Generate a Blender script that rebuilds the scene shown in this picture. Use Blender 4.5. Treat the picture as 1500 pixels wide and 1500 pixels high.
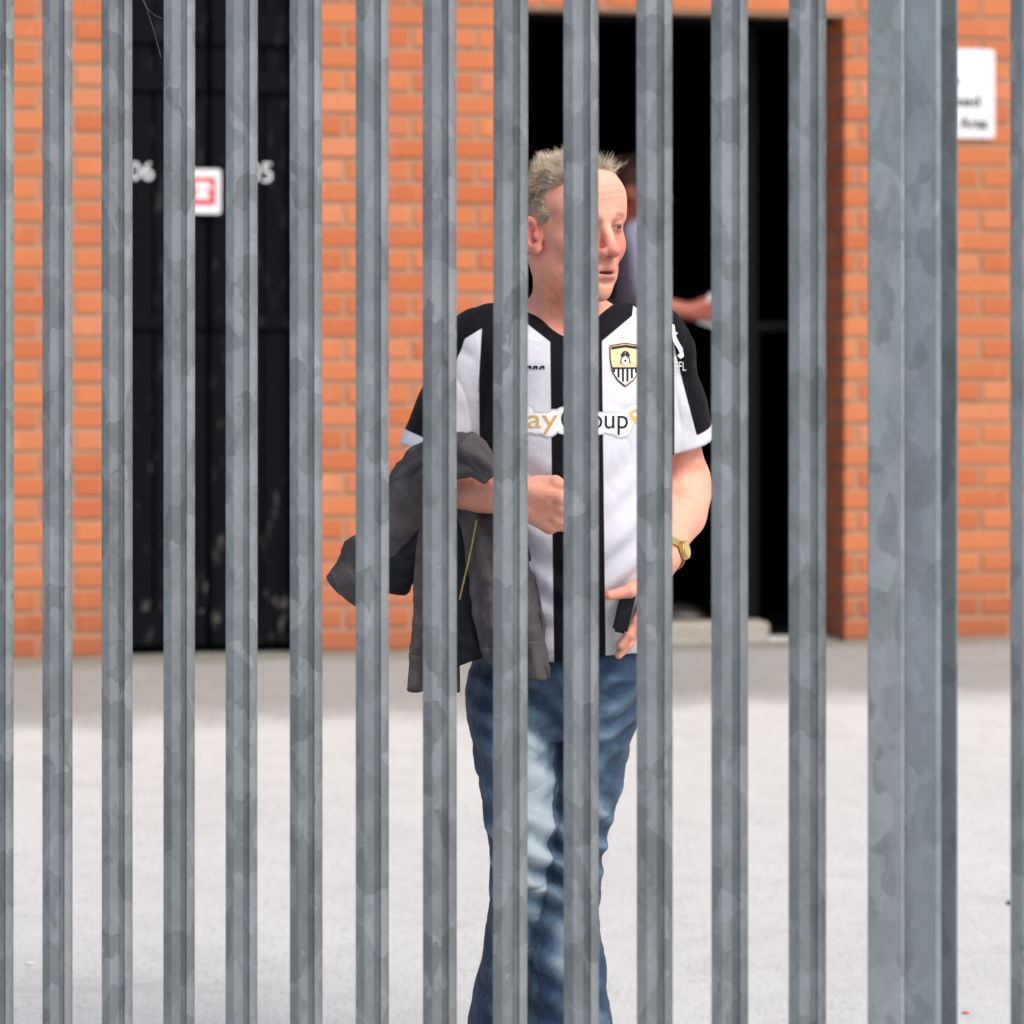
import bpy, bmesh, math, random
import numpy as np
from mathutils import Vector, Matrix
from mathutils.bvhtree import BVHTree

for o in list(bpy.data.objects): bpy.data.objects.remove(o)
S = bpy.context.scene
C = S.collection
R = math.radians
random.seed(7); np.random.seed(7)

# ------------------------------------------------------------------ camera
F = 4200.0                       # focal length in photo pixels (1500 px wide)
HZ = 490.0                       # horizon row in the photo
EYE = 1.46
cd = bpy.data.cameras.new('camera'); cam = bpy.data.objects.new('camera', cd); C.objects.link(cam)
cam.location = (0, 0, EYE); cam.rotation_euler = (R(90), 0, 0)
cd.sensor_width = 36; cd.lens = 36 * F / 1500
cd.shift_y = -(750 - HZ) / 1500
cd.clip_start = .1; cd.clip_end = 600
cd.dof.use_dof = True; cd.dof.focus_distance = 4.85; cd.dof.aperture_fstop = 3.7
S.camera = cam
S.render.resolution_x = S.render.resolution_y = 1024

# ------------------------------------------------------------------ world and sun
SUN = Vector((.50, -.62, .95)).normalized()
w = bpy.data.worlds.new('World'); S.world = w; w.use_nodes = True
nt = w.node_tree; bg = nt.nodes['Background']
sky = nt.nodes.new('ShaderNodeTexSky'); sky.sky_type = 'NISHITA'; sky.sun_disc = False
sky.sun_elevation = math.asin(SUN.z); sky.sun_rotation = math.atan2(SUN.x, SUN.y)
sky.air_density = 1.0; sky.dust_density = 4.2; sky.ozone_density = 1.0
nt.links.new(sky.outputs[0], bg.inputs[0]); bg.inputs[1].default_value = .15
sd = bpy.data.lights.new('sun', 'SUN'); sun = bpy.data.objects.new('sun', sd); C.objects.link(sun)
sd.energy = 1.5; sd.angle = R(28); sd.color = (1, .985, .965)
sun.rotation_euler = SUN.to_track_quat('Z', 'Y').to_euler()
S.view_settings.view_transform = 'Standard'; S.view_settings.look = 'None'
S.view_settings.exposure = .62; S.view_settings.gamma = 1
S.view_settings.use_curve_mapping = False

# ------------------------------------------------------------------ helpers
def px(x, y, Y):
    """photo pixel at depth Y -> world point"""
    return np.array([(x - 750) / F * Y, Y, EYE + (HZ - y) / F * Y])

def tag(o, label=None, cat=None, group=None, kind=None):
    for k, v in (('label', label), ('category', cat), ('group', group), ('kind', kind)):
        if v: o[k] = v
    return o
def link(o, parent=None):
    C.objects.link(o)
    if parent is not None: o.parent = parent
    return o
def empty(name, loc, rz=0):
    o = bpy.data.objects.new(name, None); C.objects.link(o)
    o.location = loc; o.rotation_euler = (0, 0, rz); o.empty_display_size = .2
    return o
def mesh_obj(name, me, mat=None, parent=None, loc=None, smooth=False):
    if mat is not None: me.materials.append(mat)
    if smooth: me.polygons.foreach_set('use_smooth', np.ones(len(me.polygons), bool))
    o = bpy.data.objects.new(name, me); link(o, parent)
    if loc is not None: o.location = loc
    return o
def npmesh(name, v, f):
    me = bpy.data.meshes.new(name)
    v = np.asarray(v, np.float32); f = np.asarray(f, np.int32); n, k = f.shape
    me.vertices.add(len(v)); me.vertices.foreach_set('co', v.ravel())
    me.loops.add(n * k); me.loops.foreach_set('vertex_index', f.ravel())
    me.polygons.add(n); me.polygons.foreach_set('loop_start', np.arange(n, dtype=np.int32) * k)
    me.update(calc_edges=True); me.validate()
    return me
def bm_mesh(name, bm):
    me = bpy.data.meshes.new(name); bm.normal_update(); bm.to_mesh(me); bm.free(); return me
def add_box(bm, x0, x1, y0, y1, z0, z1, bev=0):
    r = bmesh.ops.create_cube(bm, size=1)
    vs = r['verts']
    for v in vs:
        v.co = Vector((x0 + (v.co.x + .5) * (x1 - x0), y0 + (v.co.y + .5) * (y1 - y0), z0 + (v.co.z + .5) * (z1 - z0)))
    if bev:
        es = list({e for v in vs for e in v.link_edges})
        bmesh.ops.bevel(bm, geom=es, offset=bev, segments=1, affect='EDGES', profile=.5)
def box_mesh(name, *a, bev=0):
    bm = bmesh.new(); add_box(bm, *a, bev=bev); return bm_mesh(name, bm)
def box(name, mat, parent, *a, bev=0):
    return mesh_obj(name, box_mesh(name, *a, bev=bev), mat, parent)
def extrude_profile(name, pts, z0, z1, closed=True, zs=None):
    """prism of a 2-D profile along z"""
    zs = zs or [z0, z1]; n = len(pts); v = []; f = []
    for z in zs: v += [(p[0], p[1], z) for p in pts]
    for k in range(len(zs) - 1):
        for i in range(n if closed else n - 1):
            j = (i + 1) % n
            f.append((k * n + i, k * n + j, (k + 1) * n + j, (k + 1) * n + i))
    me = bpy.data.meshes.new(name)
    if closed: f += [tuple(range(n))[::-1], tuple((len(zs) - 1) * n + i for i in range(n))]
    me.from_pydata(v, [], f); me.update(); return me
def tube_mesh(name, pts, r, n=8):
    pts = [Vector(p) for p in pts]; v = []; f = []
    rs = r if hasattr(r, '__len__') else [r] * len(pts)
    for i, p in enumerate(pts):
        d = (pts[min(i + 1, len(pts) - 1)] - pts[max(i - 1, 0)]).normalized()
        a = d.orthogonal().normalized() if i == 0 else (a - d * a.dot(d)).normalized()
        b = d.cross(a)
        for k in range(n):
            t = 2 * math.pi * k / n
            v.append(p + (a * math.cos(t) + b * math.sin(t)) * rs[i])
    for i in range(len(pts) - 1):
        for k in range(n):
            f.append((i * n + k, i * n + (k + 1) % n, (i + 1) * n + (k + 1) % n, (i + 1) * n + k))
    f += [tuple(range(n))[::-1], tuple((len(pts) - 1) * n + k for k in range(n))]
    me = bpy.data.meshes.new(name); me.from_pydata([tuple(q) for q in v], [], f); me.update(); return me

# ------------------------------------------------------------------ material toolkit
class M:
    def __init__(s, name):
        s.m = bpy.data.materials.new(name); s.m.use_nodes = True; s.nt = s.m.node_tree
        s.b = s.nt.nodes['Principled BSDF']; s.out = s.nt.nodes['Material Output']
    def n(s, t, **kw):
        nd = s.nt.nodes.new('ShaderNode' + t)
        for k, v in kw.items():
            if k.startswith('i_'):
                key = k[2:]; key = int(key) if key.isdigit() else key.replace('_', ' ')
                s.set(nd.inputs[key], v)
            else: setattr(nd, k, v)
        return nd
    def set(s, sock, v):
        if hasattr(v, 'is_linked'): s.nt.links.new(v, sock)
        elif isinstance(v, (tuple, list)) and len(v) == 3 and sock.type == 'RGBA': sock.default_value = (*v, 1)
        else: sock.default_value = v
    def math(s, op, a, b=0., clamp=False):
        nd = s.n('Math', operation=op, use_clamp=clamp); s.set(nd.inputs[0], a); s.set(nd.inputs[1], b); return nd.outputs[0]
    def mix(s, f, a, b, mode='MIX'):
        nd = s.n('Mix', data_type='RGBA', blend_type=mode)
        s.set(nd.inputs[0], f); s.set(nd.inputs[6], a); s.set(nd.inputs[7], b); return nd.outputs[2]
    def ramp(s, v, a, b, c=0., d=1., smooth=False):
        nd = s.n('MapRange'); nd.interpolation_type = 'SMOOTHSTEP' if smooth else 'LINEAR'
        for i, q in enumerate((v, a, b, c, d)): s.set(nd.inputs[i], q)
        return nd.outputs[0]
    def coord(s, kind='Object', scale=(1, 1, 1), rnd=0):
        c = s.n('TexCoord').outputs[kind]
        mp = s.n('Mapping'); s.set(mp.inputs[0], c); mp.inputs['Scale'].default_value = scale
        if rnd:
            oi = s.n('ObjectInfo').outputs['Random']
            cx = s.n('CombineXYZ'); s.set(cx.inputs[0], s.math('MULTIPLY', oi, rnd)); s.set(cx.inputs[2], s.math('MULTIPLY', oi, rnd * 1.7))
            s.set(mp.inputs['Location'], cx.outputs[0])
        return mp.outputs[0]
    def noise(s, vec, scale, detail=4, rough=.55, dist=0.):
        nd = s.n('TexNoise'); s.set(nd.inputs['Vector'], vec)
        nd.inputs['Scale'].default_value = scale; nd.inputs['Detail'].default_value = detail
        nd.inputs['Roughness'].default_value = rough; nd.inputs['Distortion'].default_value = dist
        return nd.outputs['Fac']
    def attr(s, name, out='Fac'):
        return s.n('Attribute', attribute_name=name).outputs[out]
    def bump(s, h, strength=.3, dist=.002):
        nd = s.n('Bump'); s.set(nd.inputs['Height'], h); nd.inputs['Strength'].default_value = strength
        nd.inputs['Distance'].default_value = dist; s.nt.links.new(nd.outputs[0], s.b.inputs['Normal'])
    def base(s, c, rough=.6, spec=.3, metal=0.):
        s.set(s.b.inputs['Base Color'], c); s.set(s.b.inputs['Roughness'], rough)
        s.b.inputs['Specular IOR Level'].default_value = spec; s.set(s.b.inputs['Metallic'], metal)
        return s.m

def galvanised(name, tint=(1, 1, 1), lo=.145, hi=.30):
    m = M(name); v = m.coord('Object', (1, 1, .62), rnd=37)
    warp = m.n('TexNoise'); m.set(warp.inputs['Vector'], v); warp.inputs['Scale'].default_value = 26; warp.inputs['Detail'].default_value = 2
    vv = m.n('VectorMath', operation='MULTIPLY_ADD'); m.set(vv.inputs[0], warp.outputs['Color']); vv.inputs[1].default_value = (.05, .05, .05); m.set(vv.inputs[2], v)
    vor = m.n('TexVoronoi', feature='F1'); m.set(vor.inputs['Vector'], vv.outputs[0]); vor.inputs['Scale'].default_value = 27
    cell = m.n('SeparateColor'); m.set(cell.inputs[0], vor.outputs['Color'])
    vor2 = m.n('TexVoronoi', feature='F1'); m.set(vor2.inputs['Vector'], vv.outputs[0]); vor2.inputs['Scale'].default_value = 62
    cell2 = m.n('SeparateColor'); m.set(cell2.inputs[0], vor2.outputs['Color'])
    t = m.math('MULTIPLY_ADD', cell.outputs[0], .55); 
    t.node.inputs[2].default_value = 0
    t2 = m.math('MULTIPLY', cell2.outputs[1], .22)
    nz = m.noise(v, 5, 5, .6)
    t = m.math('ADD', t, t2); t = m.math('ADD', t, m.math('MULTIPLY', m.math('SUBTRACT', nz, .5), .9), clamp=True)
    grit = m.noise(v, 420, 2, .7)
    t = m.math('ADD', t, m.math('MULTIPLY', m.math('SUBTRACT', grit, .5), .28), clamp=True)
    a = tuple(lo * k * q for k, q in zip((.90, 1.0, 1.035), tint)); b = tuple(hi * k * q for k, q in zip((.94, 1.0, 1.03), tint))
    col = m.mix(t, a, b)
    dirt = m.ramp(m.noise(m.coord('Object', (1, 1, .35), rnd=91), 13, 5, .7), .66, .80)
    col = m.mix(m.math('MULTIPLY', dirt, .35), col, (.12, .115, .09))
    scr = m.ramp(m.noise(m.coord('Object', (9, 9, 60), rnd=11), 4, 2, .5), .70, .74)
    col = m.mix(m.math('MULTIPLY', scr, .22), col, (.5, .53, .55))
    m.bump(m.math('ADD', grit, m.math('MULTIPLY', cell.outputs[0], .4)), .18, .0006)
    return m.base(col, m.ramp(t, 0, 1, .62, .45), .45, .35)

def plain(name, col, rough=.6, spec=.3, var=.15, sc=40, metal=0., bump=0):
    m = M(name); nz = m.noise(m.coord('Object'), sc, 4, .6)
    c = m.mix(nz, tuple(q * (1 - var) for q in col), tuple(min(1, q * (1 + var)) for q in col))
    if bump: m.bump(nz, .4, bump)
    return m.base(c, rough, spec, metal)

def brick_mat():
    m = M('orange_brick'); oi = m.n('ObjectInfo').outputs['Random']; ri = m.n('NewGeometry').outputs['Random Per Island']
    r = m.math('FRACT', m.math('ADD', oi, ri)); r2 = m.math('FRACT', m.math('MULTIPLY', r, 7.31)); r3 = m.math('FRACT', m.math('MULTIPLY', r, 23.7))
    v = m.coord('Object', (1, 1, 1), rnd=50)
    nz = m.noise(v, 24, 4, .65); fine = m.noise(v, 260, 3, .7)
    col = m.mix(r, (.405, .112, .042), (.50, .168, .070))
    col = m.mix(m.ramp(r2, .72, 1, 0, .45), col, (.40, .105, .050))
    col = m.mix(m.ramp(r3, .80, 1, 0, .5), col, (.54, .235, .13))
    col = m.mix(m.math('MULTIPLY', m.ramp(nz, .35, .75), .40), col, (.42, .13, .065))
    streak = m.ramp(m.noise(m.coord('Object', (14, 14, 2), rnd=23), 3, 2, .5), .62, .72)
    col = m.mix(m.math('MULTIPLY', streak, .35), col, (.62, .26, .12))
    # courses darken towards the ground, with a broken edge
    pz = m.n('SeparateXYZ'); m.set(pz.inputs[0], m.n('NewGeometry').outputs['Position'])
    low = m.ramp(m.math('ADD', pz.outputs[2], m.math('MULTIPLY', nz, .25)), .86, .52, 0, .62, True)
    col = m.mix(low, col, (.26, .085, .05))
    m.bump(fine, .35, .0015)
    return m.base(col, .82, .2)
def mortar_mat():
    m = M('mortar'); v = m.coord('Object'); nz = m.noise(v, 9, 5, .65); f = m.noise(v, 160, 3, .7)
    col = m.mix(nz, (.295, .178, .112), (.40, .25, .165))
    col = m.mix(m.math('MULTIPLY', m.ramp(m.noise(m.coord('Object', (1, 1, 3)), 5, 4, .7), .58, .70), .6), col, (.20, .13, .085))
    m.bump(f, .5, .002); return m.base(col, .9, .1)
def ground_mat(name, c0, c1, c2):
    m = M(name); v = m.coord('Object')
    big = m.noise(v, .9, 5, .6); mid = m.noise(v, 9, 5, .65); fine = m.noise(v, 95, 5, .8); agg = m.noise(v, 420, 2, .6)
    col = m.mix(m.ramp(big, .35, .65), c0, c1)
    col = m.mix(m.ramp(mid, .45, .75, 0, .45), col, c2)
    col = m.mix(m.ramp(fine, .52, .70, 0, .75), col, tuple(q * .50 for q in c2))
    col = m.mix(m.ramp(agg, .60, .72, 0, .5), col, tuple(min(.8, q * 1.5) for q in c0))
    st = m.ramp(m.noise(m.coord('Object', (.35, 1.6, 1)), 2.3, 5, .7), .60, .72, 0, .30)
    col = m.mix(st, col, tuple(q * .6 for q in c2))
    m.bump(m.math('ADD', fine, m.math('MULTIPLY', mid, .8)), .9, .010)
    return m.base(col, .9, .15)

MB = brick_mat(); MM = mortar_mat()
MG = galvanised('galvanised_steel'); MG2 = galvanised('galvanised_steel_post', (.98, 1.04, 1.08), .165, .30)
MG3 = galvanised('galvanised_steel_plate', (1, 1.01, 1.01), .20, .36)
MGR = ground_mat('worn_tarmac', (.67, .685, .66), (.61, .622, .60), (.48, .487, .467))
MAP = ground_mat('darker_ground', (.38, .372, .35), (.34, .332, .31), (.28, .272, .25))  # darker tone for the strip along the wall foot
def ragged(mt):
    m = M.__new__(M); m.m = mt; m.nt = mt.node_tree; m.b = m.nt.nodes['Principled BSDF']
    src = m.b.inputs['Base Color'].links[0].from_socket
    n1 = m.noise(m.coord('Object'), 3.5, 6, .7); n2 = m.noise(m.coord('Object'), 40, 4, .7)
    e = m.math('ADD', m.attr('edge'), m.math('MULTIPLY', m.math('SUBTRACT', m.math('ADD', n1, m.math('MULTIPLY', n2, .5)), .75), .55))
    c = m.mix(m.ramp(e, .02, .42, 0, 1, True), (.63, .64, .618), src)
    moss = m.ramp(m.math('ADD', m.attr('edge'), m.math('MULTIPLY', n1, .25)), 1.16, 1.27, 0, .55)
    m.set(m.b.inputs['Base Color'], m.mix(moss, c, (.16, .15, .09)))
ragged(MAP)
MDOOR = None
def door_mat():
    m = M('black_paint'); v = m.coord('Object', (1, 1, .25), rnd=30)
    n1 = m.noise(v, 30, 5, .7); n2 = m.noise(v, 5, 4, .6)
    pz = m.n('SeparateXYZ'); m.set(pz.inputs[0], m.n('NewGeometry').outputs['Position'])
    low = m.ramp(pz.outputs[2], 1.45, .55, .18, 1)
    wear = m.math('MULTIPLY', m.ramp(m.math('ADD', n1, m.math('MULTIPLY', n2, .5)), .84, 1.0), low, clamp=True)
    col = m.mix(wear, (.0036, .0042, .0058), (.18, .165, .15))
    m.bump(n1, .3, .002); return m.base(col, m.ramp(n2, .3, .7, .5, .75), .04)
MDOOR = door_mat()
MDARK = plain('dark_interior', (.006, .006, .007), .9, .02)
MBLKM = plain('black_metal', (.006, .006, .008), .6, .06)
MWHITE = plain('white_sign', (.60, .61, .62), .35, .4, .03, 6)
MRED = plain('red_print', (.55, .035, .06), .4, .3, .1)
MINK = plain('black_print', (.02, .02, .022), .5, .3)
MPAINTW = plain('worn_white_paint', (.62, .64, .66), .6, .2, .25, 60)

# ------------------------------------------------------------------ ground
YW = 9.72; PHI = math.atan(.207)                    # wall line: through (0, YW), right end further away
cP, sP = math.cos(PHI), math.sin(PHI)
GZ = .392                                           # ground level at the foot of the wall
def wall_y(x): return YW + x * math.tan(PHI)
def gz(x, y):
    t = (y - 5.35) / (wall_y(x) - 5.35)
    t = min(max(t, 0), 1); u = t * t * (3 - 2 * t)
    return GZ * (.35 * u + .65 * t)
def ground_sheet(name, rows, mat, kind, dz=0.):
    v = []; f = []; n = len(rows[0])
    for ri, row in enumerate(rows): v += [(x, y, gz(x, y) + (dz if ri else dz * .2)) for x, y in row]
    for j in range(len(rows) - 1):
        for i in range(n - 1): f.append((j * n + i, j * n + i + 1, (j + 1) * n + i + 1, (j + 1) * n + i))
    me = bpy.data.meshes.new(name); me.from_pydata(v, [], f); me.update()
    return tag(mesh_obj(name, me, mat, smooth=True), kind=kind)
xs = [-260, -90, -30] + [-8 + .5 * i for i in range(33)] + [30, 90, 260]
ts = [i / 30 for i in range(31)]
rows = [[(x, -200) for x in xs], [(x, -30) for x in xs], [(x, 3) for x in xs]] + \
       [[(x, 5 + t * (max(wall_y(x), 5.6) - 5)) for x in xs] for t in ts] + \
       [[(x, max(wall_y(x), 5.6) + d) for x in xs] for d in (2, 60, 300)]
ground = ground_sheet('ground', rows, MGR, 'structure')
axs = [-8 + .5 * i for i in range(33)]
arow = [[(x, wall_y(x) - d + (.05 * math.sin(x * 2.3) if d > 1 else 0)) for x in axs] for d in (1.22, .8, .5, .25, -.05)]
ground_strip = ground_sheet('ground_strip', arow, MAP, 'structure', .004)  # strip of darker ground along the wall, near edge blended into the yard colour
ea = ground_strip.data.attributes.new('edge', 'FLOAT', 'POINT'); ea.data.foreach_set('value', np.repeat([0., .42, .72, .97, 1.27], len(axs)).astype(np.float32))

# ------------------------------------------------------------------ brick building
def s_of(x):
    k = (x - 750) / F; return YW * k / (cP - k * sP)
building = empty('brick_building', (0, YW, 0), PHI)
tag(building, 'orange brick building with black doors and a wide dark doorway', 'building')
def wz(x, y): return EYE + (HZ - y) / F * (YW + s_of(x) * sP)
SD0, SD1 = s_of(172), s_of(444)          # black double door
SO0, SO1 = s_of(742), s_of(1237)         # open doorway
ZO = wz(1000, 21); ZD = wz(300, -60)
ZB = GZ - .12; ZT = 3.9; S0, S1 = -5.2, 6.2; TH = .34
JZ = 1.447; CH = .075; SJ = s_of(1436); BL = .225; FR = .006
holes = [(SD0, SD1, ZB, ZD), (SO0, SO1, ZB, ZO)]
bm = bmesh.new()
e = FR
for x0, x1, z0, z1 in ((S0, SD0 - e, ZB, ZT), (SD1 + e, SO0 - e, ZB, ZT), (SO1 + e, S1, ZB, ZT),
                       (SD0 - e, SD1 + e, ZD + e, ZT), (SO0 - e, SO1 + e, ZO + e, ZT)):
    add_box(bm, x0, x1, FR, TH, z0, z1)
wall = mesh_obj('brick_wall', bm_mesh('brick_wall', bm), MM, building)
bmc = {}
def brick_shape(L, D, H):
    k = (round(L, 3), round(D, 3), round(H, 3))
    if k not in bmc:
        me = box_mesh('brick', -L / 2, L / 2, -D / 2, D / 2, -H / 2, H / 2, bev=.0025); me.materials.append(MB); bmc[k] = me
    return bmc[k]
rest = bmesh.new(); nb = 0
def in_frame(s, z):
    X = s * cP; Y = YW + s * sP; x = 750 + F * X / Y; y = HZ - (z - EYE) * F / Y
    return -25 < x < 1525 and -20 < y < 990
def brick(s0, s1, y0, y1, z0, z1, single):
    global nb
    if s1 - s0 < .02 or z1 - z0 < .012: return
    jy = random.uniform(-.0015, .0015)
    if single and nb < 300:
        o = bpy.data.objects.new('brick', brick_shape(s1 - s0, y1 - y0, z1 - z0)); link(o, wall); nb += 1
        o.location = ((s0 + s1) / 2, (y0 + y1) / 2 + jy, (z0 + z1) / 2)
        o.rotation_euler = (random.uniform(-.006, .006), random.uniform(-.004, .004), random.uniform(-.006, .006))
    else:
        add_box(rest, s0, s1, y0 + jy, y1 + jy, z0, z1)
def visible_gap(s0, s1):
    return True
k0 = math.floor((ZB - JZ) / CH); k1 = math.ceil((ZT - JZ) / CH)
todo = []
for k in range(k0, k1):
    z0 = JZ + k * CH + .008; z1 = z0 + .059
    z0c = max(z0, ZB)
    off = SJ + (0 if k % 2 else BL / 2)
    i0 = math.floor((S0 - off) / BL)
    for i in range(i0, i0 + int((S1 - S0) / BL) + 3):
        a = off + i * BL + .0075; b = a + .210
        a = max(a, S0); b = min(b, S1)
        segs = [(a, b, z0c, z1)]
        for h0, h1, hz0, hz1 in holes:
            ns = []
            for (p, q, u, v_) in segs:
                if q <= h0 or p >= h1 or u >= hz1: ns.append((p, q, u, v_)); continue
                if p < h0: ns.append((p, h0, u, v_))
                if q > h1: ns.append((h1, q, u, v_))
                if v_ > hz1 + .012 and u < hz1: ns.append((max(p, h0), min(q, h1), hz1, v_))
            segs = ns
        for (p, q, u, v_) in segs: todo.append((p, q, u, v_))
for p, q, u, v_ in todo:
    brick(p, q, 0, .1025, u, v_, in_frame((p + q) / 2, (u + v_) / 2) and v_ > GZ - .01)
for k in range(k0, k1):                               # the reveals of the doorway, a brick deep
    z0 = JZ + k * CH + .008; z1 = min(z0 + .059, ZO)
    if z1 - z0 < .02: continue
    d0 = .1125 if k % 2 else .1125
    brick(SO1, SO1 + .10, d0, d0 + (.1025 if k % 2 else .215), z0, z1, z1 > GZ)
    if k % 2: brick(SO1, SO1 + .10, .225, .3275, z0, z1, False)
    brick(SO0 - .10, SO0, .1125, .3275, z0, z1, False)
ro = mesh_obj('brick', bm_mesh('brick_rest', rest), MB, wall); tag(ro, kind='stuff')
# steel lintel plate over the doorway, threshold, dark room behind
box('lintel', MBLKM, building, SO0 - .09, SO1 + .09, .108, .34, ZO - .004, ZO + .006)
MSTEP = plain('step_concrete', (.30, .28, .24), .9, .1, .3, 18, bump=.003)
box('threshold', MSTEP, building, s_of(955), s_of(1140), .10, .24, GZ - .05, wz(1060, 918), bev=.008)
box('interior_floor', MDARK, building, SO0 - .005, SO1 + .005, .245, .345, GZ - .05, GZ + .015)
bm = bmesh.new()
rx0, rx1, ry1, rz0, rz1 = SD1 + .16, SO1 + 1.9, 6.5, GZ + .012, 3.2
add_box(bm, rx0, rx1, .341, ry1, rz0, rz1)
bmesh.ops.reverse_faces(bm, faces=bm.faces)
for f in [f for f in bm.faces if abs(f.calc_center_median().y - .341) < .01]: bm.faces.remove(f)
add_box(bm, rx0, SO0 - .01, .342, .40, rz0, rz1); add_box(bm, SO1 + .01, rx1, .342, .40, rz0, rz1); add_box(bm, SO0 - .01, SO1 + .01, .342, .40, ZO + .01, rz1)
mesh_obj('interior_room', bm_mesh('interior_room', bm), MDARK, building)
box('door_jamb', MBLKM, building, s_of(1120), s_of(1152), .345, .42, GZ - .02, ZO + .1, bev=.004)
# black doors
def door_leaf(s0, s1, number):
    d = empty('door', ((s0 + s1) / 2, .07, GZ)); d.parent = building
    W = s1 - s0; n = 3; bw = W / n
    H = ZD - GZ - .02
    bmesh_ = box_mesh('board', -bw / 2 + .0025, bw / 2 - .0025, 0, .035, .03, H, bev=.004); bmesh_.materials.append(MDOOR)
    for i in range(n):
        o = bpy.data.objects.new('board', bmesh_); link(o, d); o.location = (-W / 2 + (i + .5) * bw, random.uniform(-.002, .002), 0)
    for za, zb in ((wz(300, 62) - GZ, wz(300, 18) - GZ), (wz(300, 132) - GZ, wz(300, 104) - GZ), (wz(300, 482) - GZ, wz(300, 462) - GZ), (.035, .15)):
        box('rail', MDOOR, d, -W / 2 + .004, W / 2 - .004, -.016, -.003, za, zb, bev=.004)
    return d
sm = (SD0 + SD1) / 2
dl = door_leaf(SD0 + .035, sm - .004, '06'); dr = door_leaf(sm + .004, SD1 - .035, '05')
fr = bmesh.new()
add_box(fr, SD0, SD0 + .033, .03, .14, GZ - .05, ZD); add_box(fr, SD1 - .033, SD1, .03, .14, GZ - .05, ZD); add_box(fr, SD0 + .033, SD1 - .033, .03, .14, ZD - .02, ZD)
mesh_obj('door_frame', bm_mesh('door_frame', fr), MDOOR, building)
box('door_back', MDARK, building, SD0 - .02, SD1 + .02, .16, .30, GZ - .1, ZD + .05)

FONT = {}
def text_mesh(body, size=1., offset=0., align='LEFT', depth=0., bold=False, res=6):
    cu = bpy.data.curves.new('txt', 'FONT'); cu.body = body; cu.size = size; cu.offset = offset; cu.align_x = align
    cu.resolution_u = res; cu.extrude = depth
    o = bpy.data.objects.new('txt', cu); C.objects.link(o)
    dg = bpy.context.evaluated_depsgraph_get(); dg.update()
    me = bpy.data.meshes.new_from_object(o.evaluated_get(dg)); bpy.data.objects.remove(o); bpy.data.curves.remove(cu)
    return me
def text_fit(body, x0, x1, z0, z1, **kw):
    """glyph mesh in x-z plane scaled to a box, facing -y"""
    me = text_mesh(body, **kw); n = len(me.vertices); a = np.zeros(n * 3, np.float32); me.vertices.foreach_get('co', a); a = a.reshape(-1, 3)
    lo, hi = a.min(0), a.max(0); b = np.zeros_like(a)
    b[:, 0] = x0 + (a[:, 0] - lo[0]) / (hi[0] - lo[0]) * (x1 - x0); b[:, 2] = z0 + (a[:, 1] - lo[1]) / (hi[1] - lo[1]) * (z1 - z0); b[:, 1] = -a[:, 2]
    me.vertices.foreach_set('co', b.ravel()); me.update(); return me
def wall_text(body, x0, x1, y0, y1, par, mat, dep, name, cx, **kw):
    a = s_of(x0) - cx; b = s_of(x1) - cx
    me = text_fit(body, a, b, wz(x0, y1) - GZ, wz(x0, y0) - GZ, **kw)
    o = mesh_obj(name, me, mat, par); o.location = (0, dep, 0); return o
wall_text('06', 191, 227, 235, 262, dl, MPAINTW, -.0035, 'number', (SD0 + .035 + sm - .004) / 2)
wall_text('05', 366, 402, 236, 265, dr, MPAINTW, -.0035, 'number', (SD1 - .035 + sm + .004) / 2)

def plate(name, x0, x1, y0, y1, depth, mat, rad=.012, th=.004):
    """rounded sign plate on the wall; local origin at its centre"""
    a, b = s_of(x0), s_of(x1); zc = (wz(x0, y0) + wz(x0, y1)) / 2; W = (b - a) / 2; H = (wz(x0, y0) - wz(x0, y1)) / 2
    pts = []
    for cx_, cz_, t0 in ((W - rad, H - rad, 0), (-W + rad, H - rad, 90), (-W + rad, -H + rad, 180), (W - rad, -H + rad, 270)):
        for k in range(5):
            t = R(t0 + 22.5 * k); pts.append((cx_ + rad * math.cos(t), cz_ + rad * math.sin(t)))
    me = extrude_profile(name, pts, 0, th)
    co = [(v.co.x, -v.co.z, v.co.y) for v in me.vertices]
    for v, c in zip(me.vertices, co): v.co = c
    s = (a + b) / 2
    o = mesh_obj(name, me, mat)
    o.location = (s * cP - depth * sP, YW + s * sP + depth * cP, zc); o.rotation_euler = (0, 0, PHI)
    return o, W, H
def flat_poly(name, pts, mat, par, y):
    me = bpy.data.meshes.new(name); me.from_pydata([(p[0], y, p[1]) for p in pts], [], [tuple(range(len(pts)))]); me.update()
    return mesh_obj(name, me, mat, par)
sg, W, H = plate('telephone_sign', 270, 326, 246, 312, .052, MWHITE, .008)
tag(sg, 'small white sign with red telephone symbol fixed to black doors', 'sign')
flat_poly('red_panel', [(-.68 * W, -.60 * H), (.70 * W, -.60 * H), (.70 * W, .62 * H), (-.68 * W, .62 * H)], MRED, sg, -.0055)
tel = [(-.60, .28), (-.42, .46), (-.15, .53), (.17, .53), (.44, .46), (.62, .28), (.60, .10), (.36, .06), (.33, .22), (.18, .25), (.22, .10), (.44, -.18), (.50, -.44), (-.48, -.44), (-.42, -.18), (-.20, .10), (-.16, .25), (-.31, .22), (-.34, .06), (-.58, .10)]
flat_poly('telephone_symbol', [(p[0] * W * .82, p[1] * H * .82) for p in tel], MWHITE, sg, -.0075)
sn, W, H = plate('notice_sign', 1296, 1456, 69, 201, -.0062, MWHITE, .014)
tag(sn, 'white rounded notice board with black lettering on the brick wall', 'sign')
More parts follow.
